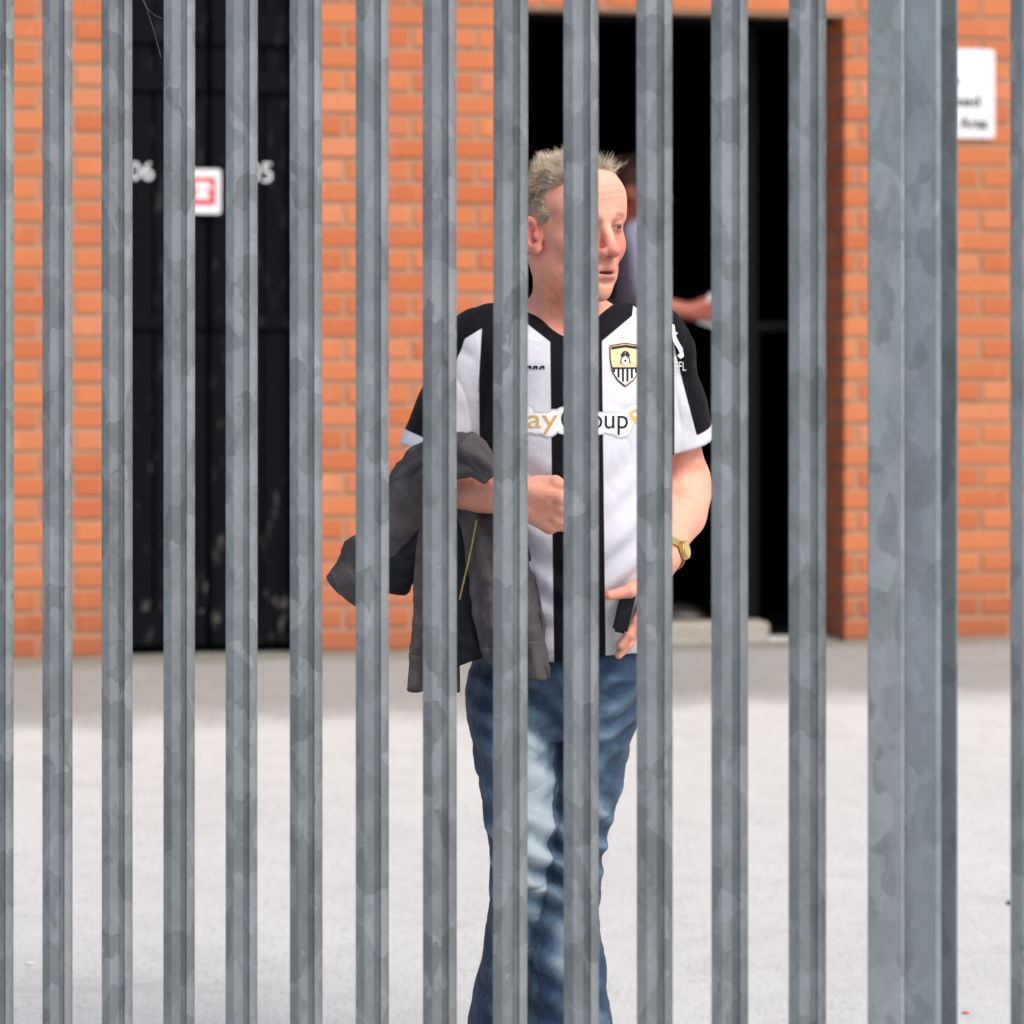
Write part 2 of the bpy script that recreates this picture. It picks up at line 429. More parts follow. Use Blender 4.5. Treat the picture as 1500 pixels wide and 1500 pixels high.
def sign_text(body, x1, y0, y1, x0):
    sc = 1 / (F / (YW + s_of(1420) * sP)); cxp = (1296 + 1456) / 2
    cz = (69 + 201) / 2
    me = text_fit(body, (x0 - cxp) * sc, (x1 - cxp) * sc, (cz - y1) * sc, (cz - y0) * sc, offset=.022)
    o = mesh_obj('lettering', me, MINK, sn); o.location = (0, -.0055, 0)
sign_text('Designated', 1437, 138, 159, 1308); sign_text('Area', 1449, 169, 187, 1405); sign_text('l', 1396, 169, 187, 1393); sign_text('a', 1405, 113, 122, 1396)

# ------------------------------------------------------------------ palisade gate, post and fence
FY = 4.25; cI, qI, aI = .02249230 * 4600 / F, .01297968, -.0013286 * 4600 / F
PT = math.hypot(cI, qI) * FY; TH_ = math.atan2(qI, cI)     # pitch and angle of the gate
DV = Vector((math.cos(TH_), -math.sin(TH_), 0))
def fence_pt(i): return Vector((aI * FY, FY, 0)) + DV * (i * PT)
prof = [(-26, -9), (-26, -1), (-25, .6), (-23, 1.2), (-8.6, 3.2), (-7.2, 3.0), (5.2, -2.4), (6.4, -2.5), (15.4, -.4), (16.0, -1.8), (17.4, -1.8), (18.0, .3), (19.0, 1.1), (20.6, .9), (21.4, .2), (24.6, -5.5), (26, -12)]
th = 2.6
back = [(24.2, -12), (22.6, -6.2), (20.2, -2.2), (19, -1.8), (17.4, -4.4), (15.6, -4.4), (14, -3.4), (6, -5.2), (4, -5.0), (-2, -2.4), (-7, .2), (-9, .5), (-22.5, -1.4), (-24.2, -2.6), (-24.2, -9)]
pp = [(p[0] * .001, -p[1] * .001) for p in prof + back]      # local +x along the gate, -y towards the street
def pale_mesh():
    zs = [.09, .5, 1.0, 1.5, 2.0, 2.32]; n = len(pp); v = []; f = []
    for z in zs: v += [(p[0], p[1], z) for p in pp]
    n = len(pp)
    for q, z in enumerate((2.40,)):                           # splayed triple-point head
        v += [(p[0] * (1.0 if abs(p[0]) > .016 else .6), p[1] - .006, z + (.035 if abs(p[0]) < .008 else .02 if abs(p[0]) > .02 else -.03)) for p in pp]
    for k in range(len(zs)):
        for i in range(n):
            j = (i + 1) % n; f.append((k * n + i, (k + 1) * n + i, (k + 1) * n + j, k * n + j))
    m = len(prof); L = len(zs)
    for i in range(m - 1):                                     # end caps between front and back skins
        a, b = i, i + 1; c = n - 1 - min(round(i * (len(back) - 1) / (m - 1)), len(back) - 1); d = n - 1 - min(round((i + 1) * (len(back) - 1) / (m - 1)), len(back) - 1)
        for base, flip in ((0, 0), (L * n, 1)):
            q = [base + a, base + b, base + d] + ([base + c] if c != d else [])
            f.append(tuple(q[::-1] if flip else q))
    me = bpy.data.meshes.new('pale'); me.from_pydata(v, [], f); me.update(); me.validate()
    return me
pm = pale_mesh(); pm.materials.append(MG)
g0 = fence_pt(0)
gate = empty('palisade_gate', (g0.x, g0.y, 0), -TH_)
tag(gate, 'galvanised steel palisade gate of upright ribbed pales hung on wide post', 'gate')
for i in range(-11, 5):
    o = bpy.data.objects.new('pale', pm); link(o, gate); o.location = (i * PT, random.uniform(-.001, .001), 0)
    o.rotation_euler = (0, random.uniform(-.0007, .0012), random.uniform(-.012, .012))
for z in (.26, 2.12):
    box('rail', MG, gate, -11.6 * PT, 5.2 * PT, .014, .062, z, z + .05, bev=.004)
    for i in range(-11, 5):
        bm = bmesh.new(); bmesh.ops.create_cone(bm, cap_ends=True, segments=8, radius1=.009, radius2=.006, depth=.008)
        o = mesh_obj('bolt', bm_mesh('bolt', bm), MG, gate) if (i, z) == (-11, .26) else link(bpy.data.objects.new('bolt', bolt_me), gate)
        if (i, z) == (-11, .26): bolt_me = o.data
        else: bm.free() if bm.is_valid else None
        o.location = (i * PT, -.003 + .006, z + .025); o.rotation_euler = (R(90), 0, 0)
for sx in (-11.6,):
    box('stile', MG, gate, sx * PT - .05, sx * PT, .014, .062, .1, 2.3, bev=.004)
# post: px edges 1275..1375 face, recess to 1393
def fence_u(x):                                   # photo x -> distance along the gate line from g0
    k = (x - 750) / F; return (k * g0.y - g0.x) / (DV.x - k * DV.y)
ua, ub = fence_u(1277), fence_u(1376)
post = empty('gate_post', tuple(g0 + DV * ((ua + ub) / 2)), -TH_)
tag(post, 'wide galvanised steel gate post between ribbed pales', 'post')
hw = (ub - ua) / 2
def rr(x0, x1, y0, y1, r, n=4):
    pts = []
    for cx_, cy_, t0 in ((x1 - r, y1 - r, 0), (x0 + r, y1 - r, 90), (x0 + r, y0 + r, 180), (x1 - r, y0 + r, 270)):
        for k in range(n + 1):
            t = R(t0 + 90 * k / n); pts.append((cx_ + r * math.cos(t), cy_ + r * math.sin(t)))
    return pts
me = extrude_profile('column', [(-hw, 0), (-hw + .002, -.002), (hw - .004, -.002), (hw, .001), (hw, .008), (.006, .012), (.006, .07), (hw - .002, .074), (hw - .002, .082), (-hw, .082), (-hw, .074), (-.006, .07), (-.006, .012), (-hw, .008)], -.05, 2.62)
mesh_obj('column', me, MG2, post)
me = extrude_profile('cover_plate', rr(-hw - .003, .001, -.0105, -.0025, .0036), .02, 2.6)
mesh_obj('cover_plate', me, MG3, post)
box('cap', MG2, post, -hw - .004, hw + .002, -.004, .084, 2.62, 2.628, bev=.001)
u1 = fence_u(1480) + .026
f0 = g0 + DV * u1
fence = empty('palisade_fence', (f0.x, f0.y, 0), -TH_)
tag(fence, 'fixed run of galvanised palisade fence beyond the wide gate post', 'fence')
for i in range(0, 6):
    o = bpy.data.objects.new('pale', pm); link(o, fence); o.location = (i * PT, 0, 0); o.rotation_euler = (0, 0, random.uniform(-.012, .012))
for z in (.26, 2.12): box('rail', MG, fence, -.06, 5.6 * PT, .014, .062, z, z + .05, bev=.004)

# ------------------------------------------------------------------ sculpting tools: distance fields on a grid, then surface nets
class Grid:
    def __init__(s, lo, hi, h):
        s.h = h; s.lo = np.array(lo, float); s.n = np.ceil((np.array(hi) - s.lo) / h).astype(int) + 1
        s.a = np.full(s.n, .08, np.float32)
        s.ax = [(s.lo[i] + h * np.arange(s.n[i])).astype(np.float32) for i in range(3)]
    def sl(s, lo, hi):
        i0 = np.clip(np.floor((np.array(lo) - s.lo) / s.h).astype(int), 0, s.n); i1 = np.clip(np.ceil((np.array(hi) - s.lo) / s.h).astype(int) + 1, 0, s.n)
        sl = tuple(slice(a, b) for a, b in zip(i0, i1))
        X = s.ax[0][sl[0]][:, None, None]; Y = s.ax[1][sl[1]][None, :, None]; Z = s.ax[2][sl[2]][None, None, :]
        return sl, X, Y, Z
    def put(s, fn, lo, hi, k=.01, op='u'):
        m = k + 4 * s.h
        sl, X, Y, Z = s.sl(np.array(lo) - m, np.array(hi) + m)
        if any(q.stop <= q.start for q in sl): return
        d = fn(X, Y, Z); a = s.a[sl]
        if d.shape != a.shape: d = np.broadcast_to(d, a.shape)
        if op == 'u':
            if k <= 0: s.a[sl] = np.minimum(a, d); return
            h = np.clip(.5 + .5 * (a - d) / k, 0, 1); s.a[sl] = a + (d - a) * h - k * h * (1 - h)
        elif op == 's':
            b = -d; h = np.clip(.5 + .5 * (b - a) / k, 0, 1); s.a[sl] = a + (b - a) * h + k * h * (1 - h)
    def cap(s, p, q, r0, r1=None, k=.01, op='u'):
        p = np.array(p, float); q = np.array(q, float); r1 = r0 if r1 is None else r1; v = q - p; L = max(v @ v, 1e-9); R_ = max(r0, r1)
        def fn(X, Y, Z):
            dx, dy, dz = X - p[0], Y - p[1], Z - p[2]
            t = np.clip((dx * v[0] + dy * v[1] + dz * v[2]) / L, 0, 1)
            return np.sqrt((dx - t * v[0])**2 + (dy - t * v[1])**2 + (dz - t * v[2])**2) - (r0 + (r1 - r0) * t)
        s.put(fn, np.minimum(p, q) - R_, np.maximum(p, q) + R_, k, op)
    def ell(s, c, r, ax=None, k=.01, op='u'):
        c = np.array(c, float); ax = np.eye(3) if ax is None else np.array(ax, float); R_ = np.abs(ax.T) @ np.array(r)
        def fn(X, Y, Z):
            dx, dy, dz = X - c[0], Y - c[1], Z - c[2]; a0 = a1 = 0
            for i in range(3):
                u = (dx * ax[i][0] + dy * ax[i][1] + dz * ax[i][2]) / r[i]; a0 = a0 + u * u; a1 = a1 + (u / r[i])**2
            a0 = np.sqrt(a0); a1 = np.sqrt(a1) + 1e-9
            return a0 * (a0 - 1) / a1
        s.put(fn, c - R_, c + R_, k, op)
    def loft(s, T, k=.01, op='u', grow=0., p=2.):
        """T rows: z, cx, cy, rx, ry - a stack of (super)ellipses"""
        T = np.array(sorted(map(tuple, T))); z0, z1 = T[0, 0], T[-1, 0]
        def fn(X, Y, Z):
            zf = Z.ravel(); cx, cy, rx, ry = (np.interp(zf, T[:, 0], T[:, i])[None, None, :] for i in (1, 2, 3, 4))
            rx = rx + grow; ry = ry + grow
            q = ((np.abs(X - cx) / rx)**p + (np.abs(Y - cy) / ry)**p)**(1 / p)
            d = (q - 1) * np.minimum(rx, ry)
            e = np.maximum(z0 - grow - Z, Z - z1 - grow)
            return np.maximum(d, e)
        m = max(T[:, 3].max(), T[:, 4].max()) + grow
        s.put(fn, (T[:, 1].min() - m, T[:, 2].min() - m, z0), (T[:, 1].max() + m, T[:, 2].max() + m, z1), k, op)
    def nets(s):
        a = s.a; b = a < 0
        cnt = np.zeros(s.n - 1, np.int8)
        for i in (0, 1):
            for j in (0, 1):
                for k in (0, 1): cnt += b[i:s.n[0] - 1 + i, j:s.n[1] - 1 + j, k:s.n[2] - 1 + k]
        I = np.argwhere((cnt > 0) & (cnt < 8)); idx = np.full(s.n - 1, -1, np.int32); idx[tuple(I.T)] = np.arange(len(I))
        cs = [(i, j, k) for i in (0, 1) for j in (0, 1) for k in (0, 1)]
        V = np.stack([a[I[:, 0] + c[0], I[:, 1] + c[1], I[:, 2] + c[2]] for c in cs], 1)
        P = np.zeros((len(I), 3)); W = np.zeros(len(I))
        for u in range(8):
            for v in range(u + 1, 8):
                du = np.array(cs[v]) - np.array(cs[u])
                if np.abs(du).sum() != 1: continue
                m = (V[:, u] < 0) != (V[:, v] < 0); t = V[m, u] / (V[m, u] - V[m, v])
                P[m] += np.array(cs[u]) + t[:, None] * du; W[m] += 1
        P = (P / W[:, None] + I) * s.h + s.lo
        Q = []
        for ax in range(3):
            o1, o2 = [(1, 2), (2, 0), (0, 1)][ax]
            sa = [slice(None)] * 3; sb = [slice(None)] * 3; sa[ax] = slice(0, -1); sb[ax] = slice(1, None)
            E_ = np.argwhere(b[tuple(sa)] != b[tuple(sb)]); ok = np.all([(E_[:, o] > 0) & (E_[:, o] < s.n[o] - 1) for o in (o1, o2)], 0); E_ = E_[ok]
            if not len(E_): continue
            e1 = np.zeros(3, int); e1[o1] = 1; e2 = np.zeros(3, int); e2[o2] = 1
            g = lambda q: idx[q[:, 0], q[:, 1], q[:, 2]]
            q = np.stack([g(E_ - e1 - e2), g(E_ - e2), g(E_), g(E_ - e1)], 1)
            fl = ~b[tuple(E_.T)]; q[fl] = q[fl][:, ::-1]; Q.append(q)
        Q = np.concatenate(Q); Q = Q[(Q >= 0).all(1)]
        return P, Q
def relax(P, Q, it=2, w=.5):
    for _ in range(it):
        A = np.zeros_like(P); n = np.zeros(len(P))
        for i in range(4):
            j = (i + 1) % 4
            np.add.at(A, Q[:, i], P[Q[:, j]]); np.add.at(n, Q[:, i], 1); np.add.at(A, Q[:, j], P[Q[:, i]]); np.add.at(n, Q[:, j], 1)
        P = P * (1 - w) + w * A / np.maximum(n, 1)[:, None]
    return P
def normals(P, Q):
    N = np.zeros_like(P); fn = np.cross(P[Q[:, 2]] - P[Q[:, 0]], P[Q[:, 3]] - P[Q[:, 1]])
    for i in range(4): np.add.at(N, Q[:, i], fn)
    return N / np.maximum(np.linalg.norm(N, axis=1), 1e-12)[:, None]
def wav(P, k, seed, n=10, aniso=(1, 1, 1)):
    """soft pseudo-noise about -1..1"""
    r = np.random.RandomState(seed); Pq = P * np.array(aniso); o = 0
    Pq = Pq + .25 / k * np.sin(Pq[:, [1, 2, 0]] * k * 1.1 + r.rand(3) * 6)
    for i in range(n):
        d = r.randn(3); d /= np.linalg.norm(d); o = o + np.sin(Pq @ d * k * r.uniform(.6, 1.7) + r.rand() * 6.28)
    return o / math.sqrt(n) * .8
def crease(P, k, seed, w=.22, aniso=(1, 1, 1)):
    return -np.exp(-(wav(P, k, seed, 7, aniso) / w)**2)
def fattr(me, name, arr):
    a = me.attributes.new(name, 'FLOAT', 'POINT'); a.data.foreach_set('value', np.asarray(arr, np.float32))
def cattr(me, name, arr):
    a = me.attributes.new(name, 'FLOAT_COLOR', 'POINT'); c = np.ones((len(arr), 4), np.float32); c[:, :3] = arr; a.data.foreach_set('color', c.ravel())
def sst(x, a, b):
    t = np.clip((x - a) / (b - a), 0, 1); return t * t * (3 - 2 * t)
def seg_dist(P, A, B):
    A = np.array(A); B = np.array(B); v = B - A; t = np.clip((P - A) @ v / (v @ v), 0, 1)
    return np.linalg.norm(P - A - t[:, None] * v, axis=1)
def unit(v): v = np.array(v, float); return v / np.linalg.norm(v)

def hand(g, wrist, fwd, thumbside, palm, curls, spread=.06, size=1., thumb=None, wr=.027):
    """five separate fingers rooted in a palm. fwd: wrist->knuckles, thumbside, palm: direction the palm faces"""
    fwd = unit(fwd); th = np.array(thumbside, float); th = unit(th - fwd * (th @ fwd)); pl = np.cross(fwd, th)
    if pl @ np.array(palm) < 0: pl = -pl
    w = np.array(wrist, float); k = size
    for i, (lat, lng, r) in enumerate(((.027, .088, .0115), (.009, .092, .0118), (-.009, .087, .0113), (-.026, .079, .0102))):
        kn = w + fwd * lng * k + th * lat * k - pl * .004 * k
        g.cap(w + th * lat * .62 * k + fwd * .004, kn, wr * .56, .0125 * k, .012)
        g.ell(kn - pl * .003, (.0115 * k, .0115 * k, .0115 * k), None, .006)
        L = np.array([(.044, .028, .022), (.049, .031, .023), (.046, .029, .022), (.036, .023, .020)][i]) * k
        a = spread * (1.5 - i) + 0; d = unit(fwd + th * math.sin(a)); p = kn; ang = 0
        for j in range(3):
            ang += curls[i][j]; dd = d * math.cos(ang) + pl * math.sin(ang); q = p + dd * L[j]
            rr_ = r * (1 - .09 * j) * .86 * k; g.cap(p, q, rr_, rr_ * .9, .0035)
            if j: g.ell(p - pl * math.cos(ang) * .001, (rr_ * 1.06,) * 3, None, .003)
            p = q
    g.cap(w + th * .016 * k + fwd * .012, w + th * .026 * k + fwd * .05 * k + pl * .010, .018 * k, .016 * k, .014)
    if thumb is None: thumb = [w + th * .030 * k + fwd * .035 * k + pl * .012, w + th * .044 * k + fwd * .066 * k + pl * .010, w + th * .040 * k + fwd * .098 * k + pl * .006]
    g.cap(thumb[0], thumb[1], .0135 * k, .0115 * k, .010); g.cap(thumb[1], thumb[2], .0112 * k, .0092 * k, .004)

# ------------------------------------------------------------------ the man
PY = 5.0
base = px(843, 1717, PY); base[2] = 0
def P_(x, y, dy=0.): return px(x, y, PY + dy) - base
def lp(rows_, p=None):
    """loft rows from photo edges: y, left, right, dy, ry"""
    out = []
    for y, l, r, dy, ry in rows_:
        a, b = P_(l, y, dy), P_(r, y, dy); out.append((a[2], (a[0] + b[0]) / 2, dy, (b[0] - a[0]) / 2, ry))
    return out
man = empty('person', tuple(base))
tag(man, 'person in black and white striped football shirt and blue jeans behind the gate', 'person')

PSI = R(37); HO = P_(840, 332, -.03)
hF = np.array([math.sin(PSI), -math.cos(PSI), 0]); hL = np.array([math.cos(PSI), math.sin(PSI), 0]); hU = np.array([0, 0, 1.])
AX = np.stack([hL, hF, hU])
def hp(a, b, c): return HO + a * hL + b * hF + c * hU
def head(g, hp, AX, K=1.):
    E_ = lambda a, b, c, r, k=.01, op='u', ax=None: g.ell(hp(a, b, c), r, AX if ax is None else ax, k, op)
    E_(0, -.012, .032, (.0755, .098, .087)); E_(0, .024, -.02, (.066, .060, .088), .025)
    E_(0, .030, -.080, (.053, .053, .045), .02); E_(0, .071, -.111, (.023, .020, .020), .02)
    for s in (-1, 1):
        E_(s * .040, .050, -.032, (.027, .028, .028), .022); E_(s * .048, .010, -.072, (.020, .032, .032), .022)
        E_(s * .043, .046, .034, (.026, .032, .034), .022)
        g.cap(hp(s * .012, .0875, .0150), hp(s * .047, .070, .0145), .0085, .0075, .010)
    E_(0, .070, .058, (.050, .024, .040), .025)
    for s in (-1, 1): E_(s * .0300, .0990, -.003, (.0165, .0168, .0105), .009, 's')
    for s in (-1, 1): E_(s * .0315, .0730, -.001, (.0146, .0142, .0138), .004)
    for s in (-1, 1): g.cap(hp(s * .0200, .0905, -.0030), hp(s * .0440, .0830, -.0024), .0042, .0036, .0016, 's')
    # nose
    g.cap(hp(0, .082, .010), hp(.0, .1070, -.040), .0080, .0108, .010)
    E_(0, .1105, -.0440, (.0120, .0115, .0100), .006)
    for s in (-1, 1):
        E_(s * .0132, .0975, -.0480, (.0080, .0115, .0080), .006); E_(s * .0065, .1035, -.0568, (.0042, .0060, .0045), .003, 's')
    # mouth
    E_(0, .072, -.078, (.036, .022, .026), .018); E_(0, .0868, -.0755, (.0215, .0074, .0046), .004); E_(0, .0862, -.0885, (.0190, .0082, .0056), .004)
    E_(0, .0975, -.0816, (.0190, .016, .0032), .002, 's'); E_(0, .0925, -.0985, (.018, .008, .0045), .006, 's')
    for s in (-1, 1): g.cap(hp(s * .020, .0975, -.044), hp(s * .032, .083, -.082), .0026, .0020, .008, 's')
    for s in (-1, 1): g.cap(hp(s * .005, .0995, .012), hp(s * .005, .0985, .024), .0012, .001, .003, 's')
    for s in (-1, 1): g.cap(hp(s * .022, .0895, -.0145), hp(s * .042, .080, -.0135), .0010, .001, .004, 's')
    # ears
    for s in (-1, 1):
        nn = unit(AX[0] * .88 + AX[1] * .47 * s); up = unit(AX[2] * .96 - AX[1] * .22); up = unit(up - nn * (up @ nn)); fw = np.cross(up, nn)
        tilt = np.stack([nn, fw, up]); c0 = hp(s * .0815, -.014, -.016); so = nn * s
        T_ = lambda n_, f_, u_, r, k, op='u': g.ell(c0 + so * n_ + fw * f_ * (1 if fw @ AX[1] > 0 else -1) + up * u_, r, tilt, k, op)
        T_(0, 0, 0, (.0075, .0205, .0335), .006)
        T_(.0065, .004, -.004, (.0075, .0095, .0150), .004, 's'); T_(.0065, -.001, .0145, (.0048, .0110, .0085), .003, 's')
        T_(.0058, -.0115, .003, (.0030, .0022, .0200), .003, 's')
        T_(.004, .010, -.004, (.0050, .0050, .0075), .004); T_(.001, .007, -.0255, (.0065, .0085, .0095), .005)
# key joints
SR, ER, WR = P_(704, 506, .01), P_(618, 712, .01), P_(748, 726, -.205)
SLf, EL, WL = P_(960, 510, .01), P_(1003, 716, .085), P_(975, 818, -.075)
NB = P_(832, 470, .015)
torso = lp([(452, 790, 880, .02, .06), (472, 752, 925, .015, .085), (495, 716, 955, .005, .105), (530, 700, 974, -.005, .118), (600, 699, 980, -.015, .128), (700, 702, 978, -.025, .138), (780, 703, 973, -.035, .146), (860, 702, 968, -.030, .142), (930, 698, 962, -.018, .132), (953, 698, 960, -.015, .130)])
g = Grid(np.array([-.34, -.34, .80]), np.array([.27, .20, 1.80]), .0021)
head(g, hp, AX)
g.cap(hp(0, -.030, -.075), NB, .052, .060, .02); g.cap(hp(0, .012, -.10), NB + np.array([.005, -.030, .0]), .033, .026, .02)
for s in (-1, 1): g.cap(hp(s * .062, -.028, -.055), NB + np.array([s * .022, -.042, .0]), .014, .010, .016)
tt = [(z, cx, cy, max(rx - .018, .03), max(ry - .018, .03)) for z, cx, cy, rx, ry in torso]
g.loft(tt, .02); 
g.cap(NB, SR, .05, .05, .03); g.cap(NB, SLf, .05, .05, .03)
g.cap(SR, ER, .052, .043, .02); g.cap(ER, ER + (WR - ER) * .35, .043, .045, .015); g.cap(ER + (WR - ER) * .35, WR, .043, .0285, .03)
g.cap(SLf, EL, .052, .041, .02); g.cap(EL, EL + (WL - EL) * .35, .040, .041, .04); g.cap(EL + (WL - EL) * .35, WL, .041, .0275, .04)
# right hand rests on the belly, back of the hand to the street
hand(g, WR, P_(822, 752, -.232) - WR, (.1, -.25, 1), (0, 1, -.15), [(.75, .95, .5), (.8, 1.0, .5), (.85, 1.0, .5), (.85, 1.0, .5)], .03, 1.02)
# left hand hooked into the jeans pocket, thumb over the top
kn = P_(944, 892, -.105)
hand(g, WL, kn - WL, (-.25, -.95, .1), (-.95, .2, -.3), [(.05, .1, .1), (.05, .1, .1), (.05, .1, .1), (.05, .1, .1)], -.02, .98,
     thumb=[P_(946, 850, -.120), P_(922, 866, -.165), P_(893, 872, -.178)])
V, Q = g.nets(); V = relax(V, Q, 2, .4); N = normals(V, Q)
L_ = (V - HO) @ AX.T; a, b, c = L_.T
hd = (V[:, 2] > 1.47)
V = V + N * (wav(V, 120, 3)[:, None] * .0005)
lin = lambda r, g_, b_: np.array([((q / 255 + .055) / 1.055)**2.4 if q > 10 else q / 3294 for q in (r, g_, b_)])
skin = np.tile(lin(232, 163, 138), (len(V), 1)); 
def blend(w, col):
    global skin
    w = np.clip(w, 0, 1)[:, None]; skin = skin * (1 - w) + np.array(col) * w
def gz3(A, ca, cb, cc, r): return np.exp(-(((a - ca) / r)**2 + ((b - cb) / r)**2 + ((c - cc) / r)**2)) * A
mott = wav(V, 90, 5) * .5 + wav(V, 260, 6) * .3
blend(.38 * sst(mott, .1, 1), lin(192, 106, 86)); blend(.18 * sst(-mott, .2, 1), lin(230, 176, 150))
for s in (-1, 1):
    blend(gz3(.80, s * .045, .066, -.034, .028) * hd, lin(205, 112, 96)); blend(gz3(.95, s * .083, -.012, -.010, .032) * (np.abs(a) > .074) * hd, lin(212, 112, 98))
    blend(gz3(.75, s * .031, .083, -.008, .014) * hd, lin(150, 84, 70)); blend(gz3(.5, s * .019, .088, -.004, .010) * hd, lin(140, 74, 62)); blend(gz3(.45, s * .030, .088, -.062, .012) * hd, lin(186, 100, 84))  # shading of sockets, inner eye corners and mouth folds put into the skin colour
blend(gz3(.70, 0, .112, -.045, .022) * hd, lin(208, 108, 98)); blend(gz3(.35, 0, .09, .06, .045) * hd, lin(232, 176, 158))
lips = np.maximum(np.exp(-(a / .019)**4 - ((c + .0755) / .0040)**2), np.exp(-(a / .017)**4 - ((c + .0880) / .0054)**2)) * (b > .07) * hd
blend(lips * .75, lin(182, 92, 88))
blend(np.exp(-(a / .018)**4 - ((c + .0816) / .0028)**2) * (b < .092) * (b > .06) * hd * .95, lin(60, 22, 20))
for s in (-1, 1): blend(np.exp(-((a - s * .032) / .0155)**4 - ((c + .0005) / .0022)**2) * (b > .068) * (b < .0895) * hd * .9, lin(78, 46, 38))
stub = sst(c, -.05, -.065) * sst(b, .035, .06) * hd * (c > -.13); blend(stub * .20, lin(150, 118, 104))
for s in (-1, 1): blend(np.exp(-((a - s * .033) / .017)**4 - ((c - .0195 + .12 * np.abs(a - s * .028)) / .0042)**2) * (b > .06) * hd * .75, lin(138, 104, 74))
for cz, am in ((.044, .35), (.055, .3), (.066, .2)): blend(am * np.exp(-((c - cz - .004 * np.sin(a * 60)) / .0012)**2) * (b > .06) * (np.abs(a) < .045) * hd, lin(176, 110, 90))  # forehead furrows shaded as darker lines in the skin colour
nl = sst(-V[:, 2], -1.56, -1.46) * (V[:, 2] > 1.3) * (np.abs(V[:, 0]) < .12); blend(nl * .3, lin(196, 110, 84))
# scalp under the hair
def hair_lim(c_): return np.interp(c_, [-.06, -.045, -.02, -.004, .004, .02, .035, .05, .065, .078, .09, .13], [-.055, -.045, -.036, -.030, .018, .030, .018, .010, .016, .056, .075, .09])
hairm = hd & (b < hair_lim(c) + .004 * np.sin(a * 170)) & (c > -.058) & ~((np.abs(a) > .0745) & (c < .02) & (b > -.034))
blend(hairm * .8, lin(150, 134, 116))
me = npmesh('body', V, Q); cattr(me, 'col', skin)
m = M('skin'); col = m.attr('col', 'Color'); nz = m.noise(m.coord('Object'), 380, 3, .6)
m.bump(m.math('ADD', nz, m.math('MULTIPLY', m.noise(m.coord('Object'), 70, 4, .65), 1.6)), .42, .0018); MS = m.base(col, .48, .35)
m.b.inputs['Subsurface Weight'].default_value = .18; m.b.inputs['Subsurface Radius'].default_value = (.012, .005, .003); m.b.inputs['Subsurface Scale'].default_value = .35
body = mesh_obj('body', me, MS, man, smooth=True)

# eyes
def eye_mat():
    m = M('eye'); p = m.n('SeparateXYZ'); m.set(p.inputs[0], m.coord('Object'))
    r = m.math('SQRT', m.math('ADD', m.math('POWER', p.outputs[0], 2.), m.math('POWER', p.outputs[2], 2.)))
    col = m.mix(m.ramp(r, .0052, .0060), (.045, .055, .06), (.48, .42, .39)); col = m.mix(m.ramp(r, .0019, .0024), (.004, .004, .004), col)
    return m.base(col, .12, .5)
ME_ = eye_mat()
for s in (-1, 1):
    bm = bmesh.new(); bmesh.ops.create_uvsphere(bm, u_segments=24, v_segments=16, radius=.0120)
    o = mesh_obj('eye', bm_mesh('eye', bm), ME_, man, smooth=True)
    o.location = hp(s * .0315, .0738, -.0020); o.rotation_euler = (R(-3), 0, PSI + R(8) + math.pi)
    o.rotation_euler = (R(3), 0, PSI + R(9))

# hair: short strands rooted on the scalp
def make_hair(V, N, mask, L_, hp, AX, n, name, parent, mat, seed=1):
    rng = np.random.RandomState(seed); ids = rng.choice(np.where(mask)[0], n)
    P0 = V[ids]; Nn = N[ids]; l = L_[ids]
    top = sst(l[:, 2], .045, .095); front = sst(l[:, 1], 0, .07) * top
    ln = (.010 + .016 * top + .007 * front) * rng.uniform(.6, 1.3, n)
    clump = np.stack([wav(P0, 120, k + 40) for k in range(3)], 1)
    sweep = AX[1] * (-.6 + .0) - AX[2] * .75
    sweep = sweep[None] * (1 - top)[:, None] + (AX[0] * -.5 + AX[1] * .35)[None] * top[:, None]
    d = Nn * (.22 + .16 * top)[:, None] + sweep * .7 + clump * .95 + rng.randn(n, 3) * .22
    dn = (d * Nn).sum(1); d += Nn * np.maximum(0, .16 - dn)[:, None]
    d /= np.linalg.norm(d, axis=1)[:, None]
    bend = np.stack([wav(P0, 150, k + 50) for k in range(3)], 1) * 2.3 - AX[2][None] * .35 * (1 - top)[:, None] + rng.randn(n, 3) * .35 - Nn * (.35 - .25 * top)[:, None]
    seg = 6; vs = []; side = np.cross(d, rng.randn(n, 3)); side /= np.linalg.norm(side, axis=1)[:, None]
    p = P0 - Nn * .001; wd = .00042
    for k in range(seg + 1):
        ww = wd * (1 - .75 * k / seg); vs += [p - side * ww, p + side * ww]
        p = p + d * (ln / seg)[:, None]; d = d + bend * (.20 * (1 + .6 * top))[:, None]; d /= np.linalg.norm(d, axis=1)[:, None]
    VV = np.stack(vs, 1).reshape(-1, 3); o = (np.arange(n) * (seg + 1) * 2)[:, None]
    fs = np.concatenate([o + np.array([[2 * k, 2 * k + 1, 2 * k + 3, 2 * k + 2]]) for k in range(seg)])
    me = npmesh(name, VV, fs); sh = np.clip(.5 + .28 * wav(P0, 60, 9) + rng.randn(n) * .15 + .35 * (top - .5), 0, 1); fattr(me, 'shade', np.repeat(sh, (seg + 1) * 2))
    return mesh_obj(name, me, mat, parent)
m = M('grey_blond_hair'); MH = m.base(m.mix(m.attr('shade'), (.34, .255, .175), (.82, .70, .53)), .45, .4)
make_hair(V, N, hairm & (np.abs(a) < .0785), L_, hp, AX, 26000, 'hair', man, MH)
bw = hd & (b > .064) & (np.abs(c - .0195 + .12 * np.abs(np.abs(a) - .028)) < .0042) & (np.abs(np.abs(a) - .031) < .018)

